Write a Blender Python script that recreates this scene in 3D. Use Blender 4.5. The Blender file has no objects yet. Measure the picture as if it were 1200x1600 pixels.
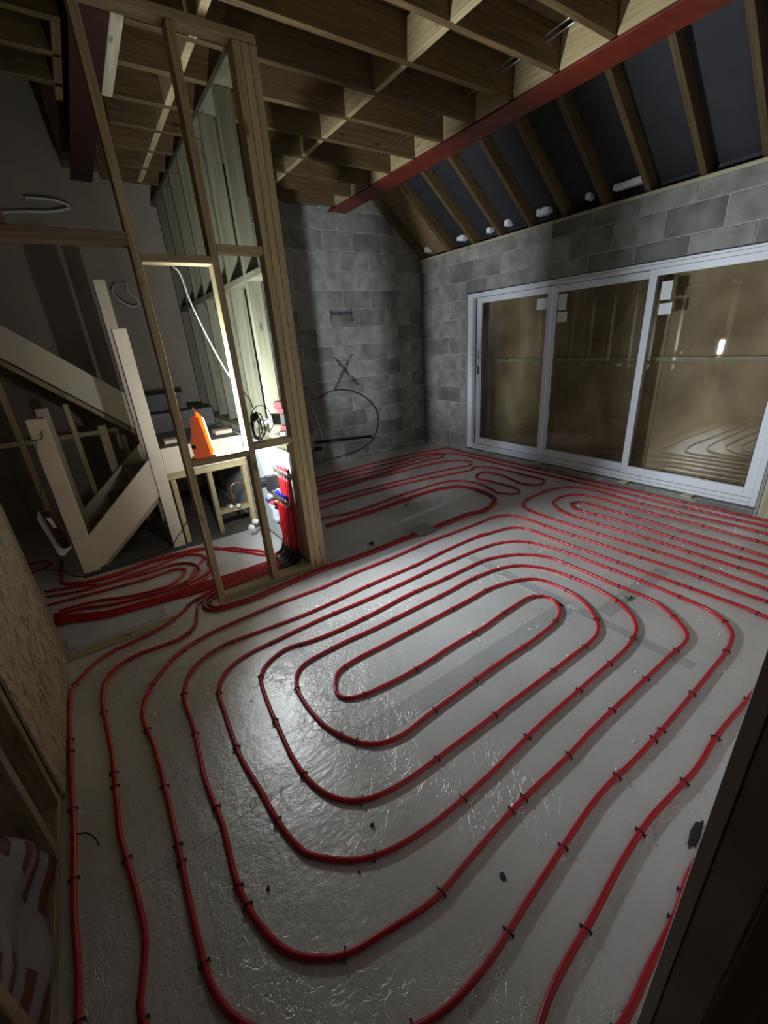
import bpy, bmesh, math, random
from mathutils import Vector, Matrix
random.seed(7)
SC = bpy.context.scene
COL = SC.collection
PI = math.pi

# ---------------------------------------------------------------- camera
cd = bpy.data.cameras.new('camera'); CAM = bpy.data.objects.new('camera', cd); COL.objects.link(CAM)
cd.sensor_fit = 'HORIZONTAL'; cd.sensor_width = 36.0; cd.lens = 36.0*652.79/1200.0
cd.clip_start = 0.02; cd.clip_end = 60
rx = Vector((0.81645, -0.57345, -0.06762)); up = Vector((0.26934, 0.27462, 0.92306)); fw = Vector((0.51076, 0.77184, -0.37866))
m = Matrix((rx, up, -fw)).transposed().to_4x4(); m.translation = Vector((0, 0, 1.73))
CAM.matrix_world = m
SC.camera = CAM

# ---------------------------------------------------------------- world and exposure
wd = bpy.data.worlds.new('dusk'); SC.world = wd; wd.use_nodes = True
bg = wd.node_tree.nodes['Background']; bg.inputs[0].default_value = (0.75, 0.72, 0.68, 1); bg.inputs[1].default_value = 0.016
SC.view_settings.view_transform = 'Standard'; SC.view_settings.look = 'None'
SC.view_settings.gamma = 1.0; SC.view_settings.use_curve_mapping = False
SC.view_settings.exposure = 0.0
LAMP_STRENGTH = 3350.0

# ---------------------------------------------------------------- helpers
WM = {}          # world matrices
def link(o, M, parent=None):
    COL.objects.link(o)
    WM[o] = M
    if parent is not None:
        o.parent = parent
        o.matrix_basis = WM[parent].inverted() @ M
    else:
        o.matrix_basis = M
    return o
def T(x, y, z): return Matrix.Translation((x, y, z))
def empty(name, loc=(0, 0, 0), label=None, cat=None, group=None, kind=None, M=None):
    o = bpy.data.objects.new(name, None); o.empty_display_size = .1
    link(o, M if M is not None else T(*loc)); tag(o, label, cat, group, kind); return o
def tag(o, label=None, cat=None, group=None, kind=None):
    if label: o['label'] = label
    if cat: o['category'] = cat
    if group: o['group'] = group
    if kind: o['kind'] = kind
    return o
def obj(name, mesh, mat, parent=None, M=None):
    if M is None: M = Matrix.Identity(4)
    if mat is not None and len(mesh.materials) == 0: mesh.materials.append(mat)
    return link(bpy.data.objects.new(name, mesh), M, parent)
def bm_mesh(bm, name='m', smooth=False):
    me = bpy.data.meshes.new(name); bmesh.ops.recalc_face_normals(bm, faces=bm.faces); bm.to_mesh(me); bm.free()
    if smooth:
        for p in me.polygons: p.use_smooth = True
    return me
def add_box(bm, lo, hi, bev=0.0):
    x0, y0, z0 = lo; x1, y1, z1 = hi
    v = [bm.verts.new(p) for p in ((x0,y0,z0),(x1,y0,z0),(x1,y1,z0),(x0,y1,z0),(x0,y0,z1),(x1,y0,z1),(x1,y1,z1),(x0,y1,z1))]
    f = [bm.faces.new([v[i] for i in q]) for q in ((3,2,1,0),(4,5,6,7),(0,1,5,4),(1,2,6,5),(2,3,7,6),(3,0,4,7))]
    if bev > 0:
        ed = list({e for q in f for e in q.edges})
        bmesh.ops.bevel(bm, geom=ed, offset=bev, segments=1, affect='EDGES', profile=.5)
MESH = {}
def box_mesh(dx, dy, dz, mat, bev=.003):
    k = (round(dx, 3), round(dy, 3), round(dz, 3), mat.name if mat else '', bev)
    if k not in MESH:
        bm = bmesh.new(); add_box(bm, (-dx/2, -dy/2, -dz/2), (dx/2, dy/2, dz/2), min(bev, min(dx, dy, dz)*.3))
        me = bm_mesh(bm, 'box'); me.materials.append(mat); MESH[k] = me
    return MESH[k]
def bar(name, lo, hi, mat, parent=None, bev=.003):
    """axis aligned timber/board between two corners; local X runs along its longest side (the grain)"""
    d = [abs(hi[i]-lo[i]) for i in range(3)]; c = [(hi[i]+lo[i])/2 for i in range(3)]
    a = d.index(max(d))
    if a == 0: R = Matrix.Identity(3); dd = d
    elif a == 1: R = Matrix(((0, -1, 0), (1, 0, 0), (0, 0, 1))); dd = [d[1], d[0], d[2]]
    else: R = Matrix(((0, 0, -1), (0, 1, 0), (1, 0, 0))); dd = [d[2], d[1], d[0]]
    return obj(name, box_mesh(dd[0], dd[1], dd[2], mat, bev), None, parent, T(*c) @ R.to_4x4())
def stick(name, p0, p1, w, h, mat, parent=None, upv=(0, 0, 1), bev=.003):
    """timber along p0-p1, w across, h in the up direction"""
    p0 = Vector(p0); p1 = Vector(p1); x = (p1-p0); L = x.length; x.normalize()
    z = Vector(upv); z = (z - x*z.dot(x)).normalized(); y = z.cross(x)
    M = Matrix((x, y, z)).transposed().to_4x4(); M.translation = (p0+p1)/2
    return obj(name, box_mesh(L, w, h, mat, bev), None, parent, M)
def spline(P, step=.04, closed=False):
    P = [Vector(p if len(p) == 3 else (p[0], p[1], 0)) for p in P]; out = []
    n = len(P)
    for i in range(n-1):
        a = P[i-1] if i else P[0]*2-P[1]; b = P[i]; c = P[i+1]; d = P[i+2] if i+2 < n else P[-1]*2-P[-2]
        # centripetal Catmull-Rom
        t0 = 0.; t1 = t0+max((b-a).length, 1e-5)**.5; t2 = t1+max((c-b).length, 1e-5)**.5; t3 = t2+max((d-c).length, 1e-5)**.5
        k = max(1, int((c-b).length/step))
        for j in range(k):
            t = t1+(t2-t1)*j/k
            A1 = a*((t1-t)/(t1-t0))+b*((t-t0)/(t1-t0)); A2 = b*((t2-t)/(t2-t1))+c*((t-t1)/(t2-t1)); A3 = c*((t3-t)/(t3-t2))+d*((t-t2)/(t3-t2))
            B1 = A1*((t2-t)/(t2-t0))+A2*((t-t0)/(t2-t0)); B2 = A2*((t3-t)/(t3-t1))+A3*((t-t1)/(t3-t1))
            out.append(B1*((t2-t)/(t2-t1))+B2*((t-t1)/(t2-t1)))
    out.append(P[-1]); return out
def add_tube(bm, pts, r, n=8, caps=True):
    pts = [Vector(p) for p in pts]; rings = []; nrm = None
    for i, p in enumerate(pts):
        t = (pts[min(i+1, len(pts)-1)]-pts[max(i-1, 0)]).normalized()
        if nrm is None:
            nrm = Vector((0, 0, 1)) if abs(t.z) < .9 else Vector((1, 0, 0))
        nrm = (nrm - t*nrm.dot(t)).normalized(); b = t.cross(nrm)
        rr = r[i] if isinstance(r, (list, tuple)) else r
        rings.append([bm.verts.new(p+(nrm*math.cos(2*PI*j/n)+b*math.sin(2*PI*j/n))*rr) for j in range(n)])
    for a, b in zip(rings, rings[1:]):
        for j in range(n): bm.faces.new((a[j], a[(j+1) % n], b[(j+1) % n], b[j]))
    if caps: bm.faces.new(rings[0][::-1]); bm.faces.new(rings[-1])
def tube(name, pts, r, mat, parent=None, n=8, M=None):
    bm = bmesh.new(); add_tube(bm, pts, r, n); return obj(name, bm_mesh(bm, name, True), mat, parent, M)
def add_prism(bm, poly, axis, a, b, bev=0):
    """extrude a 2D outline along axis 0/1/2 from a to b"""
    def P(u, v, w): return {0: (w, u, v), 1: (u, w, v), 2: (u, v, w)}[axis]
    va = [bm.verts.new(P(u, v, a)) for u, v in poly]; vb = [bm.verts.new(P(u, v, b)) for u, v in poly]
    n = len(poly); fs = [bm.faces.new(va[::-1]), bm.faces.new(vb)]
    for i in range(n): fs.append(bm.faces.new((va[i], va[(i+1) % n], vb[(i+1) % n], vb[i])))
    if bev:
        ed = list({e for q in fs for e in q.edges}); bmesh.ops.bevel(bm, geom=ed, offset=bev, segments=2, affect='EDGES', profile=.6)
def prism(name, poly, axis, a, b, mat, parent=None, bev=0, M=None, smooth=False):
    bm = bmesh.new(); add_prism(bm, poly, axis, a, b, bev); return obj(name, bm_mesh(bm, name, smooth), mat, parent, M)
def lathe(name, prof, mat, parent=None, M=None, n=16):
    """prof: list of (radius, height) turned about local Z"""
    bm = bmesh.new(); rings = [[bm.verts.new((r*math.cos(2*PI*j/n), r*math.sin(2*PI*j/n), h)) for j in range(n)] for r, h in prof]
    for a, b in zip(rings, rings[1:]):
        for j in range(n): bm.faces.new((a[j], a[(j+1) % n], b[(j+1) % n], b[j]))
    bm.faces.new(rings[0][::-1]); bm.faces.new(rings[-1]); return obj(name, bm_mesh(bm, name, False), mat, parent, M)

# ---------------------------------------------------------------- materials
def new_mat(name):
    M = bpy.data.materials.new(name); M.use_nodes = True; nt = M.node_tree
    return M, nt, nt.nodes['Principled BSDF']
def nd(nt, t, **kw):
    n = nt.nodes.new(t)
    for k, v in kw.items(): setattr(n, k, v)
    return n
def plain(name, col, rough=.5, metal=0., noise=0., scale=20., bump=0., spec=.5):
    M, nt, b = new_mat(name)
    b.inputs['Base Color'].default_value = (*col, 1); b.inputs['Roughness'].default_value = rough; b.inputs['Metallic'].default_value = metal
    b.inputs['Specular IOR Level'].default_value = spec
    if noise or bump:
        tc = nd(nt, 'ShaderNodeTexCoord'); oi = nd(nt, 'ShaderNodeObjectInfo')
        ad = nd(nt, 'ShaderNodeVectorMath', operation='ADD'); nt.links.new(tc.outputs['Object'], ad.inputs[0])
        mu = nd(nt, 'ShaderNodeMath', operation='MULTIPLY'); mu.inputs[1].default_value = 37.; nt.links.new(oi.outputs['Random'], mu.inputs[0]); nt.links.new(mu.outputs[0], ad.inputs[1])
        n = nd(nt, 'ShaderNodeTexNoise'); n.inputs['Scale'].default_value = scale; n.inputs['Detail'].default_value = 6; nt.links.new(ad.outputs[0], n.inputs['Vector'])
        r = nd(nt, 'ShaderNodeValToRGB'); r.color_ramp.elements[0].position = .3; r.color_ramp.elements[1].position = .7
        r.color_ramp.elements[0].color = (*[c*(1-noise) for c in col], 1); r.color_ramp.elements[1].color = (*[min(1, c*(1+noise)) for c in col], 1)
        nt.links.new(n.outputs[0], r.inputs[0]); nt.links.new(r.outputs[0], b.inputs['Base Color'])
        if bump:
            bp = nd(nt, 'ShaderNodeBump'); bp.inputs['Strength'].default_value = bump; bp.inputs['Distance'].default_value = .01
            nt.links.new(n.outputs[0], bp.inputs['Height']); nt.links.new(bp.outputs[0], b.inputs['Normal'])
    return M
def wood(name, dark, light, knots=True, rough=.65):
    M, nt, b = new_mat(name); L = nt.links.new
    tc = nd(nt, 'ShaderNodeTexCoord'); oi = nd(nt, 'ShaderNodeObjectInfo')
    mu = nd(nt, 'ShaderNodeMath', operation='MULTIPLY'); mu.inputs[1].default_value = 91.; L(oi.outputs['Random'], mu.inputs[0])
    ad = nd(nt, 'ShaderNodeVectorMath', operation='ADD'); L(tc.outputs['Object'], ad.inputs[0]); L(mu.outputs[0], ad.inputs[1])
    mp = nd(nt, 'ShaderNodeMapping'); mp.inputs['Scale'].default_value = (.8, 16, 16); L(ad.outputs[0], mp.inputs['Vector'])
    n = nd(nt, 'ShaderNodeTexNoise'); n.inputs['Scale'].default_value = 3.; n.inputs['Detail'].default_value = 7; n.inputs['Distortion'].default_value = .7; L(mp.outputs[0], n.inputs['Vector'])
    r = nd(nt, 'ShaderNodeValToRGB'); e = r.color_ramp.elements; e[0].position = .3; e[1].position = .68
    e[0].color = (*dark, 1); e[1].color = (*light, 1); L(n.outputs[0], r.inputs[0])
    # piece to piece variation
    hv = nd(nt, 'ShaderNodeHueSaturation'); mr = nd(nt, 'ShaderNodeMapRange'); mr.inputs['To Min'].default_value = .8; mr.inputs['To Max'].default_value = 1.18
    L(oi.outputs['Random'], mr.inputs['Value']); L(mr.outputs[0], hv.inputs['Value']); L(r.outputs[0], hv.inputs['Color'])
    out = hv.outputs[0]
    if knots:
        mk = nd(nt, 'ShaderNodeMapping'); mk.inputs['Scale'].default_value = (3.2, 9, 9); L(ad.outputs[0], mk.inputs['Vector'])
        v = nd(nt, 'ShaderNodeTexVoronoi'); v.inputs['Scale'].default_value = 1.; L(mk.outputs[0], v.inputs['Vector'])
        kr = nd(nt, 'ShaderNodeValToRGB'); kr.color_ramp.elements[0].position = .07; kr.color_ramp.elements[1].position = .16
        kr.color_ramp.elements[0].color = (.25, .2, .15, 1); kr.color_ramp.elements[1].color = (1, 1, 1, 1); L(v.outputs['Distance'], kr.inputs[0])
        mx = nd(nt, 'ShaderNodeMix', data_type='RGBA', blend_type='MULTIPLY'); mx.inputs['Factor'].default_value = .8
        L(out, mx.inputs['A']); L(kr.outputs[0], mx.inputs['B']); out = mx.outputs['Result']
    L(out, b.inputs['Base Color']); b.inputs['Roughness'].default_value = rough
    bp = nd(nt, 'ShaderNodeBump'); bp.inputs['Strength'].default_value = .12; bp.inputs['Distance'].default_value = .004; L(n.outputs[0], bp.inputs['Height']); L(bp.outputs[0], b.inputs['Normal'])
    return M
def osb(name):
    M, nt, b = new_mat(name); L = nt.links.new
    tc = nd(nt, 'ShaderNodeTexCoord')
    n0 = nd(nt, 'ShaderNodeTexNoise'); n0.inputs['Scale'].default_value = 6; L(tc.outputs['Object'], n0.inputs['Vector'])
    mxv = nd(nt, 'ShaderNodeMix', data_type='VECTOR'); mxv.inputs['Factor'].default_value = .12; L(tc.outputs['Object'], mxv.inputs['A']); L(n0.outputs['Color'], mxv.inputs['B'])
    mp = nd(nt, 'ShaderNodeMapping'); mp.inputs['Scale'].default_value = (20, 52, 52); L(mxv.outputs['Result'], mp.inputs['Vector'])
    v = nd(nt, 'ShaderNodeTexVoronoi'); v.inputs['Scale'].default_value = 1.; L(mp.outputs[0], v.inputs['Vector'])
    sp = nd(nt, 'ShaderNodeSeparateColor'); L(v.outputs['Color'], sp.inputs[0])
    r = nd(nt, 'ShaderNodeValToRGB'); e = r.color_ramp.elements
    e[0].color = (.09, .062, .034, 1); e[1].color = (.38, .295, .18, 1); e.new(.18).color = (.25, .185, .108, 1)
    L(sp.outputs[0], r.inputs[0]); L(r.outputs[0], b.inputs['Base Color']); b.inputs['Roughness'].default_value = .7
    return M
def block_mat(name, col):
    M, nt, b = new_mat(name); L = nt.links.new
    tc = nd(nt, 'ShaderNodeTexCoord'); oi = nd(nt, 'ShaderNodeObjectInfo')
    mu = nd(nt, 'ShaderNodeMath', operation='MULTIPLY'); mu.inputs[1].default_value = 53.; L(oi.outputs['Random'], mu.inputs[0])
    ad = nd(nt, 'ShaderNodeVectorMath', operation='ADD'); L(tc.outputs['Object'], ad.inputs[0]); L(mu.outputs[0], ad.inputs[1])
    n = nd(nt, 'ShaderNodeTexNoise'); n.inputs['Scale'].default_value = 140; n.inputs['Detail'].default_value = 3; L(ad.outputs[0], n.inputs['Vector'])
    n2 = nd(nt, 'ShaderNodeTexNoise'); n2.inputs['Scale'].default_value = 5; n2.inputs['Detail'].default_value = 5; L(ad.outputs[0], n2.inputs['Vector'])
    r = nd(nt, 'ShaderNodeValToRGB'); e = r.color_ramp.elements; e[0].position = .3; e[1].position = .75
    e[0].color = (*[c*.7 for c in col], 1); e[1].color = (*[c*1.45 for c in col], 1); L(n2.outputs[0], r.inputs[0])
    hv = nd(nt, 'ShaderNodeHueSaturation'); mr = nd(nt, 'ShaderNodeMapRange'); mr.inputs['To Min'].default_value = .72; mr.inputs['To Max'].default_value = 1.3
    L(oi.outputs['Random'], mr.inputs['Value']); L(mr.outputs[0], hv.inputs['Value']); L(r.outputs[0], hv.inputs['Color'])
    L(hv.outputs[0], b.inputs['Base Color']); b.inputs['Roughness'].default_value = .9; b.inputs['Specular IOR Level'].default_value = .2
    bp = nd(nt, 'ShaderNodeBump'); bp.inputs['Strength'].default_value = .5; bp.inputs['Distance'].default_value = .004; L(n.outputs[0], bp.inputs['Height']); L(bp.outputs[0], b.inputs['Normal'])
    return M
def foil_mat(name, tint=(.76, .735, .70), rough=.34):
    M, nt, b = new_mat(name); L = nt.links.new
    tc = nd(nt, 'ShaderNodeTexCoord'); geo = nd(nt, 'ShaderNodeNewGeometry')
    n = nd(nt, 'ShaderNodeTexNoise'); n.inputs['Scale'].default_value = 9; n.inputs['Detail'].default_value = 5; L(geo.outputs['Position'], n.inputs['Vector'])
    mxv = nd(nt, 'ShaderNodeMix', data_type='VECTOR'); mxv.inputs['Factor'].default_value = .16; L(geo.outputs['Position'], mxv.inputs['A']); L(n.outputs['Color'], mxv.inputs['B'])
    v = nd(nt, 'ShaderNodeTexVoronoi', feature='DISTANCE_TO_EDGE'); v.inputs['Scale'].default_value = 21; v.inputs['Randomness'].default_value = 1; L(mxv.outputs['Result'], v.inputs['Vector'])
    vr = nd(nt, 'ShaderNodeValToRGB'); vr.color_ramp.elements[0].position = 0; vr.color_ramp.elements[1].position = .05; L(v.outputs['Distance'], vr.inputs[0])
    n3 = nd(nt, 'ShaderNodeTexNoise'); n3.inputs['Scale'].default_value = 2.2; n3.inputs['Detail'].default_value = 3; L(geo.outputs['Position'], n3.inputs['Vector'])
    cr = nd(nt, 'ShaderNodeValToRGB'); cr.color_ramp.elements[0].position = .42; cr.color_ramp.elements[1].position = .62; L(n3.outputs[0], cr.inputs[0])
    # crumples only in patches
    b1 = nd(nt, 'ShaderNodeBump'); b1.inputs['Distance'].default_value = .0025; L(vr.outputs[0], b1.inputs['Height'])
    ml = nd(nt, 'ShaderNodeMath', operation='MULTIPLY'); ml.inputs[1].default_value = .6; L(cr.outputs[0], ml.inputs[0]); L(ml.outputs[0], b1.inputs['Strength'])
    n4 = nd(nt, 'ShaderNodeTexNoise'); n4.inputs['Scale'].default_value = 34; n4.inputs['Detail'].default_value = 5; n4.inputs['Roughness'].default_value = .6; L(geo.outputs['Position'], n4.inputs['Vector'])
    b2 = nd(nt, 'ShaderNodeBump'); b2.inputs['Distance'].default_value = .006; b2.inputs['Strength'].default_value = .55; L(n4.outputs[0], b2.inputs['Height']); L(b1.outputs[0], b2.inputs['Normal'])
    n5 = nd(nt, 'ShaderNodeTexNoise'); n5.inputs['Scale'].default_value = 5; n5.inputs['Detail'].default_value = 2; L(geo.outputs['Position'], n5.inputs['Vector'])
    b3 = nd(nt, 'ShaderNodeBump'); b3.inputs['Distance'].default_value = .03; b3.inputs['Strength'].default_value = .25; L(n5.outputs[0], b3.inputs['Height']); L(b2.outputs[0], b3.inputs['Normal'])
    L(b3.outputs[0], b.inputs['Normal'])
    # dust
    n6 = nd(nt, 'ShaderNodeTexNoise'); n6.inputs['Scale'].default_value = 1.6; n6.inputs['Detail'].default_value = 7; L(geo.outputs['Position'], n6.inputs['Vector'])
    dr = nd(nt, 'ShaderNodeValToRGB'); dr.color_ramp.elements[0].position = .35; dr.color_ramp.elements[1].position = .7
    dr.color_ramp.elements[0].color = (*tint, 1); dr.color_ramp.elements[1].color = (*[c*.78 for c in tint], 1); L(n6.outputs[0], dr.inputs[0]); L(dr.outputs[0], b.inputs['Base Color'])
    rr = nd(nt, 'ShaderNodeMapRange'); rr.inputs['To Min'].default_value = rough-.08; rr.inputs['To Max'].default_value = rough+.14; L(n6.outputs[0], rr.inputs['Value']); L(rr.outputs[0], b.inputs['Roughness'])
    b.inputs['Metallic'].default_value = FOIL_METAL
    return M
FOIL_METAL = .42
M_pine = wood('pine', (.34, .25, .115), (.52, .41, .22))
M_pale = wood('pale_treated_pine', (.40, .36, .22), (.58, .53, .36))
M_post = wood('pale_post_pine', (.46, .345, .165), (.68, .54, .30))
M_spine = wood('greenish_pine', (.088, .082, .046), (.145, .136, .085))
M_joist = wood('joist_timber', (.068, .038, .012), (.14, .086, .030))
M_deck = wood('deck_board', (.12, .075, .035), (.2, .13, .065), knots=False)
M_oak = wood('brown_batten', (.16, .10, .05), (.28, .19, .10))
M_osb = osb('flake_board')
M_block = block_mat('grey_block', (.25, .24, .215))
M_mortar = plain('mortar', (.38, .37, .345), .95, noise=.3, scale=60)
M_foil = foil_mat('foil_facing')
M_tape = foil_mat('foil_joint_tape', (.58, .565, .545), .38)
M_slab = plain('slab', (.18, .17, .16), .9, noise=.2)
M_red = plain('red_pipe', (.43, .0095, .013), .36, spec=.5)
M_clip = plain('dark_clip', (.035, .008, .008), .45)
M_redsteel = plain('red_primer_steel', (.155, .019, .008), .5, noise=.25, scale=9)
M_redsteel_shade = plain('shaded_red_steel', (.035, .0045, .0035), .6, noise=.25, scale=9)  # primer red darkened: the hall beam's shade is put into its colour
M_revealboard = plain('dusty_grey_board', (.55, .50, .45), .8, noise=.2, scale=6)
M_revealsheet = plain('milky_edging_sheet', (.85, .83, .80), .5)
M_white = plain('white_frame', (.80, .82, .86), .28)
M_grey = plain('grey_seal', (.05, .05, .055), .5)
M_mdf = plain('primed_board', (.80, .67, .47), .6, noise=.06, scale=5)
M_grout = plain('dusty_tread', (.15, .142, .13), .8, noise=.25, scale=18)
M_plaster = plain('grey_plasterboard', (.34, .28, .21), .9, noise=.12, scale=2.2)
M_wboard = plain('white_board', (.42, .44, .42), .6, noise=.05, scale=7)
M_felt = plain('roof_membrane', (.026, .026, .030), .65, noise=.15, scale=6, bump=.2)
M_black = plain('black_plastic', (.012, .012, .014), .35)
M_dgrey = plain('dark_grey_plastic', (.06, .06, .065), .45)
M_lgrey = plain('grey_plastic', (.30, .31, .33), .45)
M_wplast = plain('white_plastic', (.78, .76, .70), .4)
M_foam = plain('white_foam', (.92, .92, .95), .6)
M_brass = plain('brass', (.42, .34, .20), .3, metal=.9)
M_chrome = plain('nickel', (.6, .6, .6), .25, metal=.9)
M_copper = plain('copper', (.48, .21, .10), .35, metal=.9)
M_blue = plain('blue_caps', (.012, .02, .30), .4)
M_redcap = plain('red_caps', (.62, .03, .04), .4)
M_toolred = plain('tool_red', (.05, .003, .004), .6, spec=.12)
M_toolgrey = plain('tool_dark_grip', (.006, .006, .007), .6, spec=.12)
M_paper = plain('paper_label', (.78, .80, .80), .7)
M_drk = plain('dark_scrap', (.02, .018, .015), .7)
M_leaf = plain('leaf_green', (.02, .10, .025), .5)
M_conc = plain('concrete_grey', (.085, .072, .058), .85, noise=.2, scale=12, bump=.3)
def ply_mat():
    M, nt, b = new_mat('stained_plywood'); L = nt.links.new
    tc = nd(nt, 'ShaderNodeTexCoord'); mp = nd(nt, 'ShaderNodeMapping'); mp.inputs['Scale'].default_value = (.8, 1, 1); L(tc.outputs['Object'], mp.inputs['Vector'])
    n = nd(nt, 'ShaderNodeTexNoise'); n.inputs['Scale'].default_value = 1.7; n.inputs['Detail'].default_value = 6; n.inputs['Distortion'].default_value = .6; L(mp.outputs[0], n.inputs['Vector'])
    r = nd(nt, 'ShaderNodeValToRGB'); e = r.color_ramp.elements; e[0].position = .33; e[1].position = .62
    e[0].color = (.27, .175, .09, 1); e[1].color = (.62, .46, .27, 1); L(n.outputs[0], r.inputs[0]); L(r.outputs[0], b.inputs['Base Color']); b.inputs['Roughness'].default_value = .7
    return M
M_ply = ply_mat()
def glass_mat():
    M, nt, b = new_mat('window_glass'); L = nt.links.new; nt.nodes.remove(b); o = nt.nodes['Material Output']
    t = nd(nt, 'ShaderNodeBsdfTransparent'); t.inputs[0].default_value = (.86, .87, .86, 1)
    g = nd(nt, 'ShaderNodeBsdfGlossy'); g.inputs['Roughness'].default_value = .012; g.inputs['Color'].default_value = (1, 1, 1, 1)
    f = nd(nt, 'ShaderNodeFresnel'); ge = nd(nt, 'ShaderNodeNewGeometry')
    mr = nd(nt, 'ShaderNodeMapRange'); mr.inputs['To Min'].default_value = 1.6; mr.inputs['To Max'].default_value = .625; L(ge.outputs['Backfacing'], mr.inputs['Value']); L(mr.outputs[0], f.inputs['IOR'])
    mx = nd(nt, 'ShaderNodeMixShader'); L(f.outputs[0], mx.inputs[0]); L(t.outputs[0], mx.inputs[1]); L(g.outputs[0], mx.inputs[2]); L(mx.outputs[0], o.inputs['Surface'])
    return M
M_glass = glass_mat()
def emit_mat(name, col, s):
    M, nt, b = new_mat(name); b.inputs['Base Color'].default_value = (*col, 1); b.inputs['Emission Color'].default_value = (*col, 1); b.inputs['Emission Strength'].default_value = s
    return M
M_led = emit_mat('led_panel', (.82, .92, 1.), LAMP_STRENGTH)
def shell_mat():
    M, nt, b = new_mat('orange_lamp_shell'); b.inputs['Base Color'].default_value = (.85, .17, .05, 1); b.inputs['Roughness'].default_value = .35
    b.inputs['Emission Color'].default_value = (1., .15, .04, 1); b.inputs['Emission Strength'].default_value = .16   # own emission imitates LED light coming through the shell
    return M
M_shell = shell_mat()
M_rim = emit_mat('rim_glow', (1., .28, .01), 1.1)  # orange glow of the rim is put in as its own emission
def sheet_mat():
    """white insulation wrap with printed red bars"""
    M, nt, b = new_mat('printed_wrap'); L = nt.links.new
    tc = nd(nt, 'ShaderNodeTexCoord'); sp = nd(nt, 'ShaderNodeSeparateXYZ'); L(tc.outputs['Object'], sp.inputs[0])
    n = nd(nt, 'ShaderNodeTexNoise'); n.inputs['Scale'].default_value = 9; L(tc.outputs['Object'], n.inputs['Vector'])
    a = nd(nt, 'ShaderNodeMath', operation='MULTIPLY_ADD'); a.inputs[1].default_value = .012; L(n.outputs[0], a.inputs[0]); L(sp.outputs['Z'], a.inputs[2])
    f = nd(nt, 'ShaderNodeMath', operation='MULTIPLY'); f.inputs[1].default_value = 9.5; L(a.outputs[0], f.inputs[0])
    fr = nd(nt, 'ShaderNodeMath', operation='FRACT'); L(f.outputs[0], fr.inputs[0])
    gt = nd(nt, 'ShaderNodeMath', operation='GREATER_THAN'); gt.inputs[1].default_value = .55; L(fr.outputs[0], gt.inputs[0])
    zb = nd(nt, 'ShaderNodeMath', operation='SINE'); zs = nd(nt, 'ShaderNodeMath', operation='MULTIPLY'); zs.inputs[1].default_value = 9.; L(sp.outputs['Y'], zs.inputs[0]); L(zs.outputs[0], zb.inputs[0])
    g2 = nd(nt, 'ShaderNodeMath', operation='GREATER_THAN'); g2.inputs[1].default_value = -.55; L(zb.outputs[0], g2.inputs[0])
    mm = nd(nt, 'ShaderNodeMath', operation='MULTIPLY'); L(gt.outputs[0], mm.inputs[0]); L(g2.outputs[0], mm.inputs[1])
    mx = nd(nt, 'ShaderNodeMix', data_type='RGBA'); L(mm.outputs[0], mx.inputs['Factor']); mx.inputs['A'].default_value = (.17, .155, .15, 1); mx.inputs['B'].default_value = (.085, .014, .012, 1)
    L(mx.outputs['Result'], b.inputs['Base Color']); b.inputs['Roughness'].default_value = .4
    return M
M_wrap = sheet_mat()
def paint_mat():
    M, nt, b = new_mat('spray_paint'); L = nt.links.new; b.inputs['Base Color'].default_value = (.012, .018, .06, 1); b.inputs['Roughness'].default_value = .9
    tc = nd(nt, 'ShaderNodeTexCoord'); n = nd(nt, 'ShaderNodeTexNoise'); n.inputs['Scale'].default_value = 30; n.inputs['Detail'].default_value = 5; L(tc.outputs['Object'], n.inputs['Vector'])
    r = nd(nt, 'ShaderNodeValToRGB'); r.color_ramp.elements[0].position = .40; r.color_ramp.elements[1].position = .62; L(n.outputs[0], r.inputs[0])
    r.color_ramp.elements[0].color = (.15,)*3+(1,); r.color_ramp.elements[1].color = (.85,)*3+(1,)
    L(r.outputs[0], b.inputs['Alpha']); return M
M_paint = paint_mat()

# ================================================================ SETTING
XW, YB, ZB = 4.76, 5.70, 3.345      # patio wall face, far block wall face, underside of the joists
ROOF = lambda x: 2.96 + .77*(4.84-x)  # underside of the roof membrane

floor = bar('floor', (-2.6, -1.2, -.22), (5.0, 6.2, -.102), M_slab); tag(floor, kind='structure')
xs = [-2.52, -.12, 2.28, 4.92]; ys = [-1.11, .09, 1.29, 2.49, 3.69, 4.89, 6.1]
for i in range(3):
    for j in range(6):
        x0, x1, y0, y1 = xs[i], xs[i+1], ys[j], ys[j+1]
        if x1 > 4.9: x1 = 4.9
        bar('insulation_board', (x0+.0004, y0+.0004, -.1), (x1-.0004, y1-.0004, 0), M_foil, floor, .0006)
bar('bare_concrete', (-.43, 4.13, .0), (1.168, 6.098, .003), M_conc, floor, 0)
def tape(x0, y0, x1, y1): bar('tape_shade_strip', (x0, y0, .0), (x1, y1, .0012), M_tape, floor, 0)
tape(.62, 1.23, 2.26, 1.345); tape(2.24, 1.30, 2.33, 2.2); tape(2.245, .55, 2.32, 1.22); tape(2.36, 1.05, 3.2, 1.15); tape(1.2, 2.70, 2.2, 2.755)  # joint tapes; the last strip paints stud shade beside the pipe pair

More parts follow.
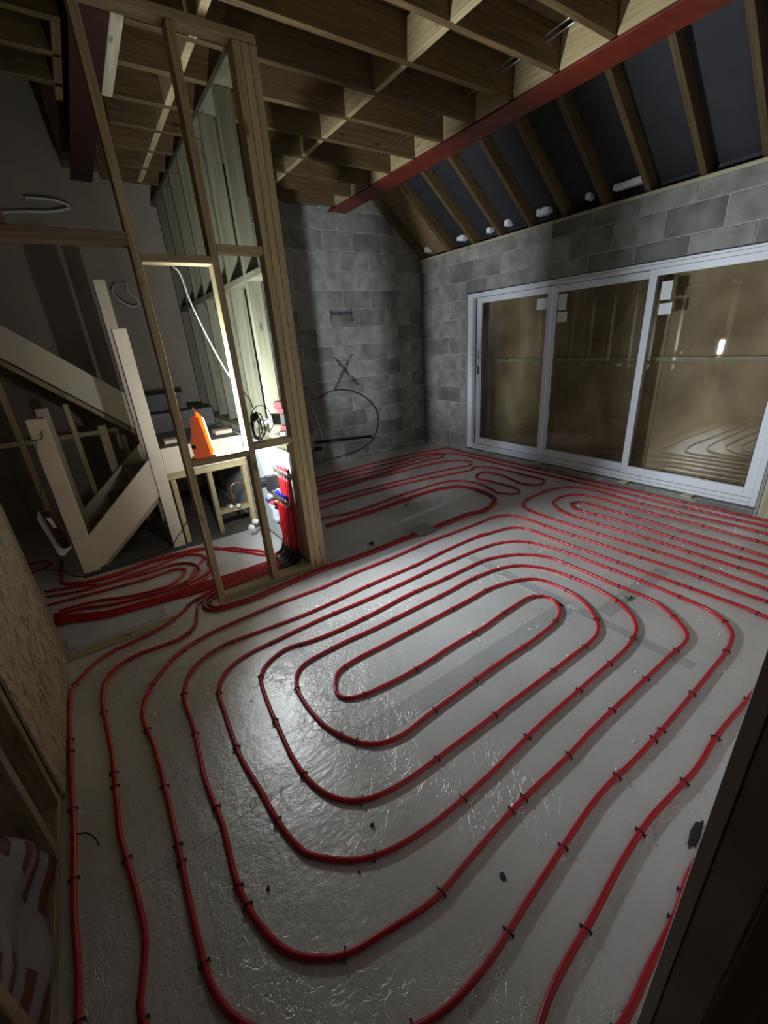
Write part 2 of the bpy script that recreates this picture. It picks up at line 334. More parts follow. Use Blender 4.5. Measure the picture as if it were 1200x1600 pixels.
def block_wall(name, axis, face, u0, u1, z1, holes=(), roofcut=False, sgn=1):
    """blockwork whose face looks to -axis; blocks are parts, the mortar bed is the wall itself"""
    bm = bmesh.new()
    if axis == 1: add_box(bm, (u0, face+.006, 0), (u1, face+.2, z1))
    else:
        ylo = u0; yhi = u1
        segs = [(ylo, yhi, 0, z1)]
        if holes:
            a, b_, c, d = holes[0]
            segs = [(ylo, a, 0, z1), (b_, yhi, 0, z1), (a, b_, d, z1), (a, b_, 0, c)]
        for s0, s1, q0, q1 in segs:
            if q1-q0 > .01 and s1-s0 > .01: add_box(bm, (face+.006, s0, q0), (face+.2, s1, q1))
    if roofcut:
        bmesh.ops.bisect_plane(bm, geom=bm.verts[:]+bm.edges[:]+bm.faces[:], plane_co=(4.84, 0, 2.96), plane_no=(.77, 0, 1), clear_outer=True)
        bmesh.ops.holes_fill(bm, edges=[e for e in bm.edges if e.is_boundary])
    w = obj(name, bm_mesh(bm), M_mortar); tag(w, kind='structure')
    L, Hc = .474, .2365
    k = 0
    while True:
        zz0 = .05-Hc+k*Hc; zz1 = zz0+Hc
        if zz0 > z1-.03: break
        u = u0-L+(.237 if k % 2 else 0)+(.12 if axis else .02)
        while u < u1:
            a, b_ = max(u+.005, u0), min(u+L-.005, u1); q0, q1 = max(zz0+.005, .002), min(zz1-.005, z1)
            u += L
            if b_-a < .03 or q1-q0 < .03: continue
            parts = [(a, b_, q0, q1)]
            for (ha, hb, hc, hd) in holes:
                np_ = []
                for (a1, b1, c1, d1) in parts:
                    if b1 <= ha or a1 >= hb or d1 <= hc or c1 >= hd: np_.append((a1, b1, c1, d1)); continue
                    if a1 < ha: np_.append((a1, ha-.004, c1, d1))
                    if b1 > hb: np_.append((hb+.004, b1, c1, d1))
                    if d1 > hd: np_.append((max(a1, ha), min(b1, hb), max(hd, c1), d1))
                    if c1 < hc: np_.append((max(a1, ha), min(b1, hb), c1, min(hc, d1)))
                parts = np_
            for (a1, b1, c1, d1) in parts:
                if b1-a1 < .03 or d1-c1 < .03: continue
                dd = random.uniform(-.002, .002)
                if axis == 1:
                    if roofcut and ROOF(a1) < c1+.03: continue
                    if roofcut and ROOF(b1) < d1:
                        bm = bmesh.new(); add_box(bm, (a1, face+dd, c1), (b1, face+.1, d1), .004)
                        bmesh.ops.bisect_plane(bm, geom=bm.verts[:]+bm.edges[:]+bm.faces[:], plane_co=(4.84, 0, 2.95), plane_no=(.77, 0, 1), clear_outer=True)
                        bmesh.ops.holes_fill(bm, edges=[e for e in bm.edges if e.is_boundary])
                        c = Vector(((a1+b1)/2, face+.05, (c1+d1)/2)); bmesh.ops.translate(bm, verts=bm.verts, vec=-c)
                        obj('block', bm_mesh(bm), M_block, w, T(*c))
                    else: bar('block', (a1, face+dd, c1), (b1, face+.1, d1), M_block, w, .004)
                else: bar('block', (face+dd, a1, c1), (face+.1, b1, d1), M_block, w, .004)
        k += 1
    return w
wall_back = block_wall('wall_back', 1, YB, 1.33, 5.0, 4.6, roofcut=True)
wall_right = block_wall('wall_right', 0, XW, 1.0, YB, 2.80, holes=[(1.02, 4.71, .05, 2.26)])
bar('wall_plate', (XW-.004, .1, 2.80), (XW+.1, YB, 2.832), M_pale, wall_right)
bar('board', (XW, .1, .002), (XW+.02, .99, 2.8), M_osb, wall_right)
bar('backing', (XW+.03, .1, .0), (XW+.2, .99, 2.8), M_mortar, wall_right)
bar('timber_post', (XW-.045, .90, .002), (XW-.002, .985, 2.79), M_pale, wall_right)
# spray marks on the far wall: flat paint strokes
def stroke(p0, p1, w):
    a = Vector((p0[0], p0[1])); b = Vector((p1[0], p1[1])); d = (b-a).normalized(); n = Vector((-d.y, d.x))*w/2
    N = 6; bm = bmesh.new(); L = []
    for i in range(N+1):
        c = a.lerp(b, i/N); ww = random.uniform(.75, 1.2)*(.7 if i in (0, N) else 1)
        L.append([bm.verts.new(((c+n*ww).x, YB-.0035, (c+n*ww).y)), bm.verts.new(((c-n*ww).x, YB-.0035, (c-n*ww).y))])
    for p, q in zip(L, L[1:]): bm.faces.new((p[0], q[0], q[1], p[1]))
    obj('paint_stroke', bm_mesh(bm), M_paint, wall_back)
stroke((3.12, 2.18), (3.12, 2.02), .035); stroke((3.13, 2.125), (3.46, 2.125), .045); stroke((3.45, 2.19), (3.465, 2.02), .04)
stroke((3.11, 1.55), (3.47, 1.13), .045); stroke((3.41, 1.58), (3.06, 1.12), .04)

# roof: membrane with rafters
def slope_box(bm, x0, x1, y0, y1, off, th):
    P = [(x, ROOF(x)+off) for x in (x0, x1)]
    v = [bm.verts.new(p) for p in ((x0, y0, P[0][1]), (x1, y0, P[1][1]), (x1, y1, P[1][1]), (x0, y1, P[0][1]), (x0, y0, P[0][1]+th), (x1, y0, P[1][1]+th), (x1, y1, P[1][1]+th), (x0, y1, P[0][1]+th))]
    for q in ((3,2,1,0),(4,5,6,7),(0,1,5,4),(1,2,6,5),(2,3,7,6),(3,0,4,7)): bm.faces.new([v[i] for i in q])
bm = bmesh.new(); slope_box(bm, 2.5, 5.05, -.1, YB+.25, 0, .03); roof = obj('roof', bm_mesh(bm), M_felt); tag(roof, kind='structure')
for y in (5.66, 5.06, 4.60, 4.15, 3.70, 3.26, 2.82, 2.40, 1.96, 1.54, 1.12, .70, .3):
    x0, x1 = 4.92, 3.35
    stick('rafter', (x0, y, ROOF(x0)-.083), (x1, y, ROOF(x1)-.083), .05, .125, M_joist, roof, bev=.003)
bm = bmesh.new(); slope_box(bm, 3.36, 4.9, 5.1, 5.62, -.03, .02); obj('soffit_board', bm_mesh(bm), M_oak, roof)
bar('eaves_board', (4.90, .1, 2.70), (4.93, YB, 3.0), M_felt, roof)
for y0, y1, z in ((5.60, 5.52, 2.95), (4.90, 4.78, 2.955), (4.37, 4.31, 2.945), (4.08, 4.02, 2.96), (3.62, 3.46, 2.96), (3.03, 2.97, 2.96), (2.74, 2.46, 2.96)):
    bm = bmesh.new(); n = 5
    for i in range(n):
        a = y1+(y0-y1)*i/n; b_ = y1+(y0-y1)*(i+1)/n; h = random.uniform(.012, .02)
        add_box(bm, (4.77, a, z-h*1.9), (4.86, b_+.001, z+h*1.6), .004)
    obj('foam_filler', bm_mesh(bm), M_foam, roof)

# joists and deck of the floor above
ceiling = bar('ceiling', (.44, -.1, ZB+.225), (3.5, 6.15, ZB+.245), M_deck, bev=0); tag(ceiling, kind='structure')
JY = [.38, .77, 1.17, 1.57, 1.97, 2.36, 2.75, 3.13, 3.52, 3.92, 4.32, 4.72, 5.12, 5.52]
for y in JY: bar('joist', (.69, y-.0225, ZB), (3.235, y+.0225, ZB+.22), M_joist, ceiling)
for a, b_ in zip(JY, JY[1:]):
    bar('blocking', (2.225, a+.0225, ZB+.001), (2.27, b_-.0225, ZB+.2), M_pine, ceiling)
    if a > 2.7: bar('blocking', (1.0, a+.0225, ZB+.001), (1.045, b_-.0225, ZB+.2), M_pine, ceiling)
    bar('web_packer', (3.236, a+.0225, ZB+.003), (3.30, b_-.0225, ZB+.2), M_pine, ceiling)
    for dz in (.09, .115):
        tube('tie_rod', [(3.10-dz*.8, a+.05, ZB+dz), (3.12-dz*.8, b_-.05, ZB+dz)], .005, M_chrome, ceiling, 6)
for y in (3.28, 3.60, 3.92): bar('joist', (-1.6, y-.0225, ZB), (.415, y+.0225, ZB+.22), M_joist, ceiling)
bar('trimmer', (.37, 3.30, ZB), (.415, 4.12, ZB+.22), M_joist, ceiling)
bar('packer', (.625, 2.3, ZB), (.688, 3.94, ZB+.2), M_pale, ceiling)
bar('attic_light_stop', (3.33, -.1, ZB+.245), (3.345, YB, 4.1), M_deck, ceiling, 0)  # unseen board added to keep sky light out above the deck

# stair hall shell
wall_hall = bar('wall_hall_back', (-2.4, 6.1, 0), (1.33, 6.2, 5.0), M_plaster, bev=0); tag(wall_hall, kind='structure')
w = bar('wall_hall_left', (-2.5, 2.95, 0), (-2.4, 6.2, 5.0), M_plaster, bev=0); tag(w, kind='structure')
w = bar('wall_hall_front', (-2.4, 2.95, 0), (-.66, 3.02, 5.0), M_plaster, bev=0); tag(w, kind='structure')
w = bar('ceiling_hall', (-2.5, 2.95, 5.0), (.46, 6.2, 5.05), M_deck, bev=0); tag(w, kind='structure')
w = bar('wall_hall_upper', (.445, 3.02, ZB+.25), (.46, 6.1, 5.0), M_plaster, bev=0); tag(w, kind='structure')

# partition facing the camera
pa = empty('wall_partition', (.415, 2.92, 0), kind='structure')
def stud(x0, x1, y0, y1, z0, z1, mat=M_pine, par=pa, name='stud'): return bar(name, (x0, y0, z0), (x1, y1, z1), mat, par)
stud(.415, .46, 2.92, 3.01, 0, 3.295); stud(.835, .88, 2.92, 3.01, 0, 3.295)
for a, b_ in ((1.168, 1.214), (1.216, 1.262), (1.264, 1.310)): stud(a, b_, 2.92, 3.012, 0, 3.295, M_post)
stud(.461, .834, 2.92, 3.01, .0, .045, name='sole_plate'); stud(.881, 1.167, 2.92, 3.01, .0, .045, name='sole_plate')
stud(.461, .834, 2.92, 3.01, 1.045, 1.09, name='opening_sill'); stud(.461, .834, 2.92, 3.01, 2.22, 2.265, name='opening_lintel')
stud(.881, 1.167, 2.92, 3.01, 1.078, 1.12, name='noggin'); stud(.881, 1.167, 2.92, 3.01, 2.285, 2.328, name='noggin')
stud(-.6, 1.31, 2.92, 3.01, 3.30, 3.343, name='head_plate')
stud(-.53, .414, 2.92, 3.01, 2.30, 2.36, M_oak, name='door_header')
stud(-.13, -.085, 2.92, 3.01, 2.362, 3.298, M_oak, name='cripple_stud')
stud(-.53, .10, 2.90, 2.99, .001, .008, M_pine, name='threshold_plate')
prism('foil_upstand', [(3.03, .001), (3.16, .001), (3.16, .012), (3.10, .045), (3.03, .006)], 0, -.53, .06, M_foil, pa)

# partition running away from the camera behind it
pb = empty('wall_spine', (1.19, 3.06, 0), kind='structure')
SY = [3.39, 3.79, 4.19, 4.59, 4.99, 5.39, 5.79]
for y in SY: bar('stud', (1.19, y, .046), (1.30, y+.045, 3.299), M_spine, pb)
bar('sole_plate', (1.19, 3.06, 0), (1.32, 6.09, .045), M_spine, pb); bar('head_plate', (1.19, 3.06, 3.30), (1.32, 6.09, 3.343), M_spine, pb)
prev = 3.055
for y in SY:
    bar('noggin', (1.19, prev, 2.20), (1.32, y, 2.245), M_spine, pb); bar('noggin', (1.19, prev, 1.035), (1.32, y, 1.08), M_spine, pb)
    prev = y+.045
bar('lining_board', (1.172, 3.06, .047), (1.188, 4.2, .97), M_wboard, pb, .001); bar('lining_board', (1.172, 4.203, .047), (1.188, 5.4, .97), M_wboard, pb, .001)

# left wall with flake board, beside the doorway the picture is taken from
wl = bar('wall_left', (-.67, -1.1, 0), (-.645, 3.0, 3.3), M_deck, bev=0); tag(wl, kind='structure')
bar('flake_board', (-.542, 1.84, .01), (-.530, 2.86, 3.29), M_osb, wl, .001)
for a in (2.865, 2.925): bar('stud', (-.643, a, .0), (-.532, a+.058, 3.3), M_oak, wl)
for a in (1.79, 1.55, .95, .35, -.25): bar('stud', (-.643, a, .046), (-.543, a+.045, 3.3), M_oak, wl)
bar('sole_plate', (-.643, -1.1, 0), (-.543, 2.86, .045), M_oak, wl)

# near wall at the right edge of the picture: the doorway reveal
wf = bar('wall_front', (.602, .0, 0), (4.9, .058, 4.6), M_revealboard, bev=.002); tag(wf, kind='structure')
bar('edging_sheet', (.60, .06, .0), (4.74, .08, 2.6), M_revealsheet, wf, .001)
bar('stud', (.60, -.10, .0), (.645, -.002, 3.3), M_oak, wf); bar('stud', (1.2, -.10, .0), (1.245, -.002, 3.3), M_oak, wf)

# ---------------------------------------------------------------- sliding patio door
DX = 4.80
d1 = empty('door_1', (DX, 2.86, .07), kind='structure')
def dbar(n, x0, x1, y0, y1, z0, z1, mat=M_white, par=d1, bev=.004): return bar(n, (x0, y0, z0), (x1, y1, z1), mat, par, bev)
dbar('frame_jamb', DX-.01, DX+.11, 4.61, 4.70, .07, 2.25); dbar('frame_jamb', DX-.01, DX+.11, 1.03, 1.075, .07, 2.25)
dbar('frame_head', DX-.01, DX+.11, 1.076, 4.609, 2.19, 2.25); dbar('frame_sill', DX-.01, DX+.11, 1.076, 4.609, .07, .145)
dbar('track_seal', DX+.06, DX+.07, 4.54, 4.609, .146, 2.189, M_grey)
dbar('head_rib', DX-.013, DX-.0105, 1.08, 3.3, 2.222, 2.227, M_lgrey); dbar('sill_rib', DX-.013, DX-.0105, 1.08, 4.6, .105, .11, M_lgrey)
def leaf(x, ya, yb, sl, sr, zb, zt, rb, rt):
    c = empty('door_leaf', (x, (ya+yb)/2, zb)); 
    c.parent = d1; c.matrix_basis = WM[d1].inverted() @ WM[c]
    t = .042
    dbar('stile', x, x+t, ya, ya+sr, zb, zt, M_white, c); dbar('stile', x, x+t, yb-sl, yb, zb, zt, M_white, c)
    dbar('bottom_rail', x, x+t, ya+sr, yb-sl, zb, zb+rb, M_white, c); dbar('top_rail', x, x+t, ya+sr, yb-sl, zt-rt, zt, M_white, c)
    dbar('glass_pane', x+.018, x+.024, ya+sr, yb-sl, zb+rb, zt-rt, M_glass, c, 0)
    for s in ((ya+sr, ya+sr+.008), (yb-sl-.008, yb-sl)): dbar('gasket', x+.012, x+.017, s[0], s[1], zb+rb, zt-rt, M_grey, c, 0)
    return c
lf1 = leaf(DX+.008, 3.36, 4.54, .085, .06, .15, 2.185, .10, .07)
lf2 = leaf(DX+.056, 2.25, 3.42, .10, .06, .15, 2.185, .09, .07)
lf3 = leaf(DX+.004, 1.077, 2.285, .07, .07, .148, 2.188, .085, .06)
dbar('lock', DX+.002, DX+.007, 4.488, 4.508, 1.40, 1.52, M_lgrey, lf1); dbar('flush_handle', DX+.003, DX+.007, 4.485, 4.512, 1.18, 1.30, M_dgrey, lf1)
for c, x, y0, y1, z0, z1 in ((lf1, DX+.02, 3.43, 3.57, 1.95, 2.07), (lf2, DX+.068, 3.20, 3.31, 1.92, 2.09), (lf2, DX+.068, 3.18, 3.31, 1.79, 1.90), (lf3, DX+.016, 2.07, 2.165, 1.91, 2.07), (lf3, DX+.016, 2.045, 2.16, 1.78, 1.88)):
    dbar('paper_sticker', x, x+.002, y0, y1, z0, z1, M_paper, c, 0)
for y in (4.2, 3.3, 2.16, 1.52): bar('door_packer', (DX-.09, y, .0515), (DX+.1, y+.09, .069), M_pale, d1)
# hoarding outside the door
hd = empty('hoarding', (5.04, 2.86, 0), 'brown stained plywood hoarding with a batten, outside behind the patio door glass', 'board')
for a, b_ in ((.9, 2.13), (2.134, 3.36), (3.364, 4.8)): bar('plywood_sheet', (5.04, a, .0), (5.058, b_, 2.6), M_ply, hd, .001)
bar('batten', (4.99, .9, 1.335), (5.038, 4.8, 1.38), M_pale, hd)

# ================================================================ STEEL BEAMS
def ibeam(name, xc, hw, y0, y1, z0, h, mat, label):
    t = empty(name, (xc, (y0+y1)/2, z0), label, 'beam', 'red steel beams')
    bar('bottom_flange', (xc-hw, y0, z0), (xc+hw, y1, z0+.014), mat, t, .002)
    bar('top_flange', (xc-hw, y0, z0+h-.014), (xc+hw, y1, z0+h), mat, t, .002)
    bar('web', (xc-.005, y0, z0+.014), (xc+.005, y1, z0+h-.014), mat, t, 0); return t
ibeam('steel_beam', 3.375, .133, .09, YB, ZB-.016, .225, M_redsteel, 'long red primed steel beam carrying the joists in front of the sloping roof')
ibeam('steel_beam', .53, .088, 2.5, 5.6, ZB-.016, .225, M_redsteel_shade, 'red steel beam, darkened for shade, over the stair hall at top left')

# ================================================================ STAIRCASE
st = empty('staircase', (.37, 4.27, 0), 'unfinished pale staircase with square newel posts turning at a low landing', 'staircase')
for x0, x1, y0, y1, z1 in ((-.425, -.30, 4.22, 4.315, 1.355), (-.415, -.315, 5.07, 5.165, 1.36), (.32, .425, 4.22, 4.315, 1.965), (.345, .445, 5.075, 5.17, 2.43)):
    bar('newel_post', (x0, y0, 0), (x1, y1, z1), M_mdf, st, .004)
prism('string', [(-.299, .02), (-.27, .02), (.319, .54), (.319, .89), (-.299, .33)], 1, 4.235, 4.272, M_mdf, st)
prism('string', [(-.314, .02), (-.27, .02), (.344, .50), (.344, .90), (-.314, .34)], 1, 5.10, 5.135, M_mdf, st)
stick('string_batten', (-.26, 4.30, -.0), (.318, 4.30, .50), .05, .035, M_pine, st)
prism('string', [(.344, 1.055), (.344, 1.41), (-.44, 2.09), (-2.1, 3.55), (-2.1, 3.22), (-.51, 1.82)], 1, 5.12, 5.16, M_mdf, st)
stick('string_batten', (.33, 5.19, 1.02), (-2.1, 5.19, 3.185), .06, .045, M_pine, st)
for k in range(3):
    x = -.27+.2*k; z = .24*(k+1)-.02
    bar('tread', (x, 4.274, z-.025), (x+.22, 5.098, z), M_grout, st); bar('riser', (x+.005, 4.274, z-.24), (x+.02, 5.098, z-.026), M_grout, st)
for k in range(8):
    x = .30-.23*k; z = 1.36+.212*k
    if k: bar('tread', (x-.25, 5.162, z-.025), (x, 6.098, z), M_grout, st)
    bar('riser', (x-.02, 5.162, z-.2), (x-.005, 6.098, z-.0251), M_grout, st)
bar('landing_deck', (.447, 4.25, .935), (1.165, 6.098, .96), M_grout, st)
bar('apron_board', (.427, 4.226, .725), (1.165, 4.245, .962), M_mdf, st)
bar('winder_step', (.46, 5.18, .961), (1.165, 6.098, 1.16), M_grout, st); bar('winder_step', (.46, 5.45, 1.161), (.95, 6.098, 1.34), M_grout, st)
bar('landing_bearer', (.43, 4.25, .655), (1.165, 4.30, .72), M_pine, st)
for a, b_ in ((.447, .49), (.775, .82), (1.115, 1.165)): bar('landing_leg', (a, 4.25, 0), (b_, 4.33, .654), M_pine, st)
for y in (5.2, 6.0): bar('landing_leg', (.46, y, 0), (.51, y+.05, .93), M_pine, st)
bar('shelf_rail', (.821, 4.25, .195), (1.114, 4.33, .238), M_pine, st)
b = bar('plank', (.98, 4.45, .961), (1.15, 4.60, 1.0), M_mdf); tag(b, 'small pale offcut lying on the dusty stair landing near the spine wall', 'offcut', 'offcuts on the stair landing')
b = bar('plank', (.50, 4.42, .961), (.66, 4.55, .995), M_mdf); tag(b, 'pale offcut on the landing just right of the tall front newel post', 'offcut', 'offcuts on the stair landing')
us = empty('wall_under_stair', (-.6, 5.2, 0), kind='structure')
for x0, x1, z1 in ((-.635, -.585, 1.70), (-.20, -.155, 1.37), (.02, .10, 1.12), (.20, .245, 1.0), (-1.05, -1.0, 2.1)): bar('stud', (x0, 5.215, 0), (x1, 5.305, z1), M_pine, us)
for x0, x1 in ((-.999, -.636), (-.584, -.201), (-.154, .019), (.101, .199)): bar('noggin', (x0, 5.215, 1.035), (x1, 5.305, 1.08), M_pine, us)

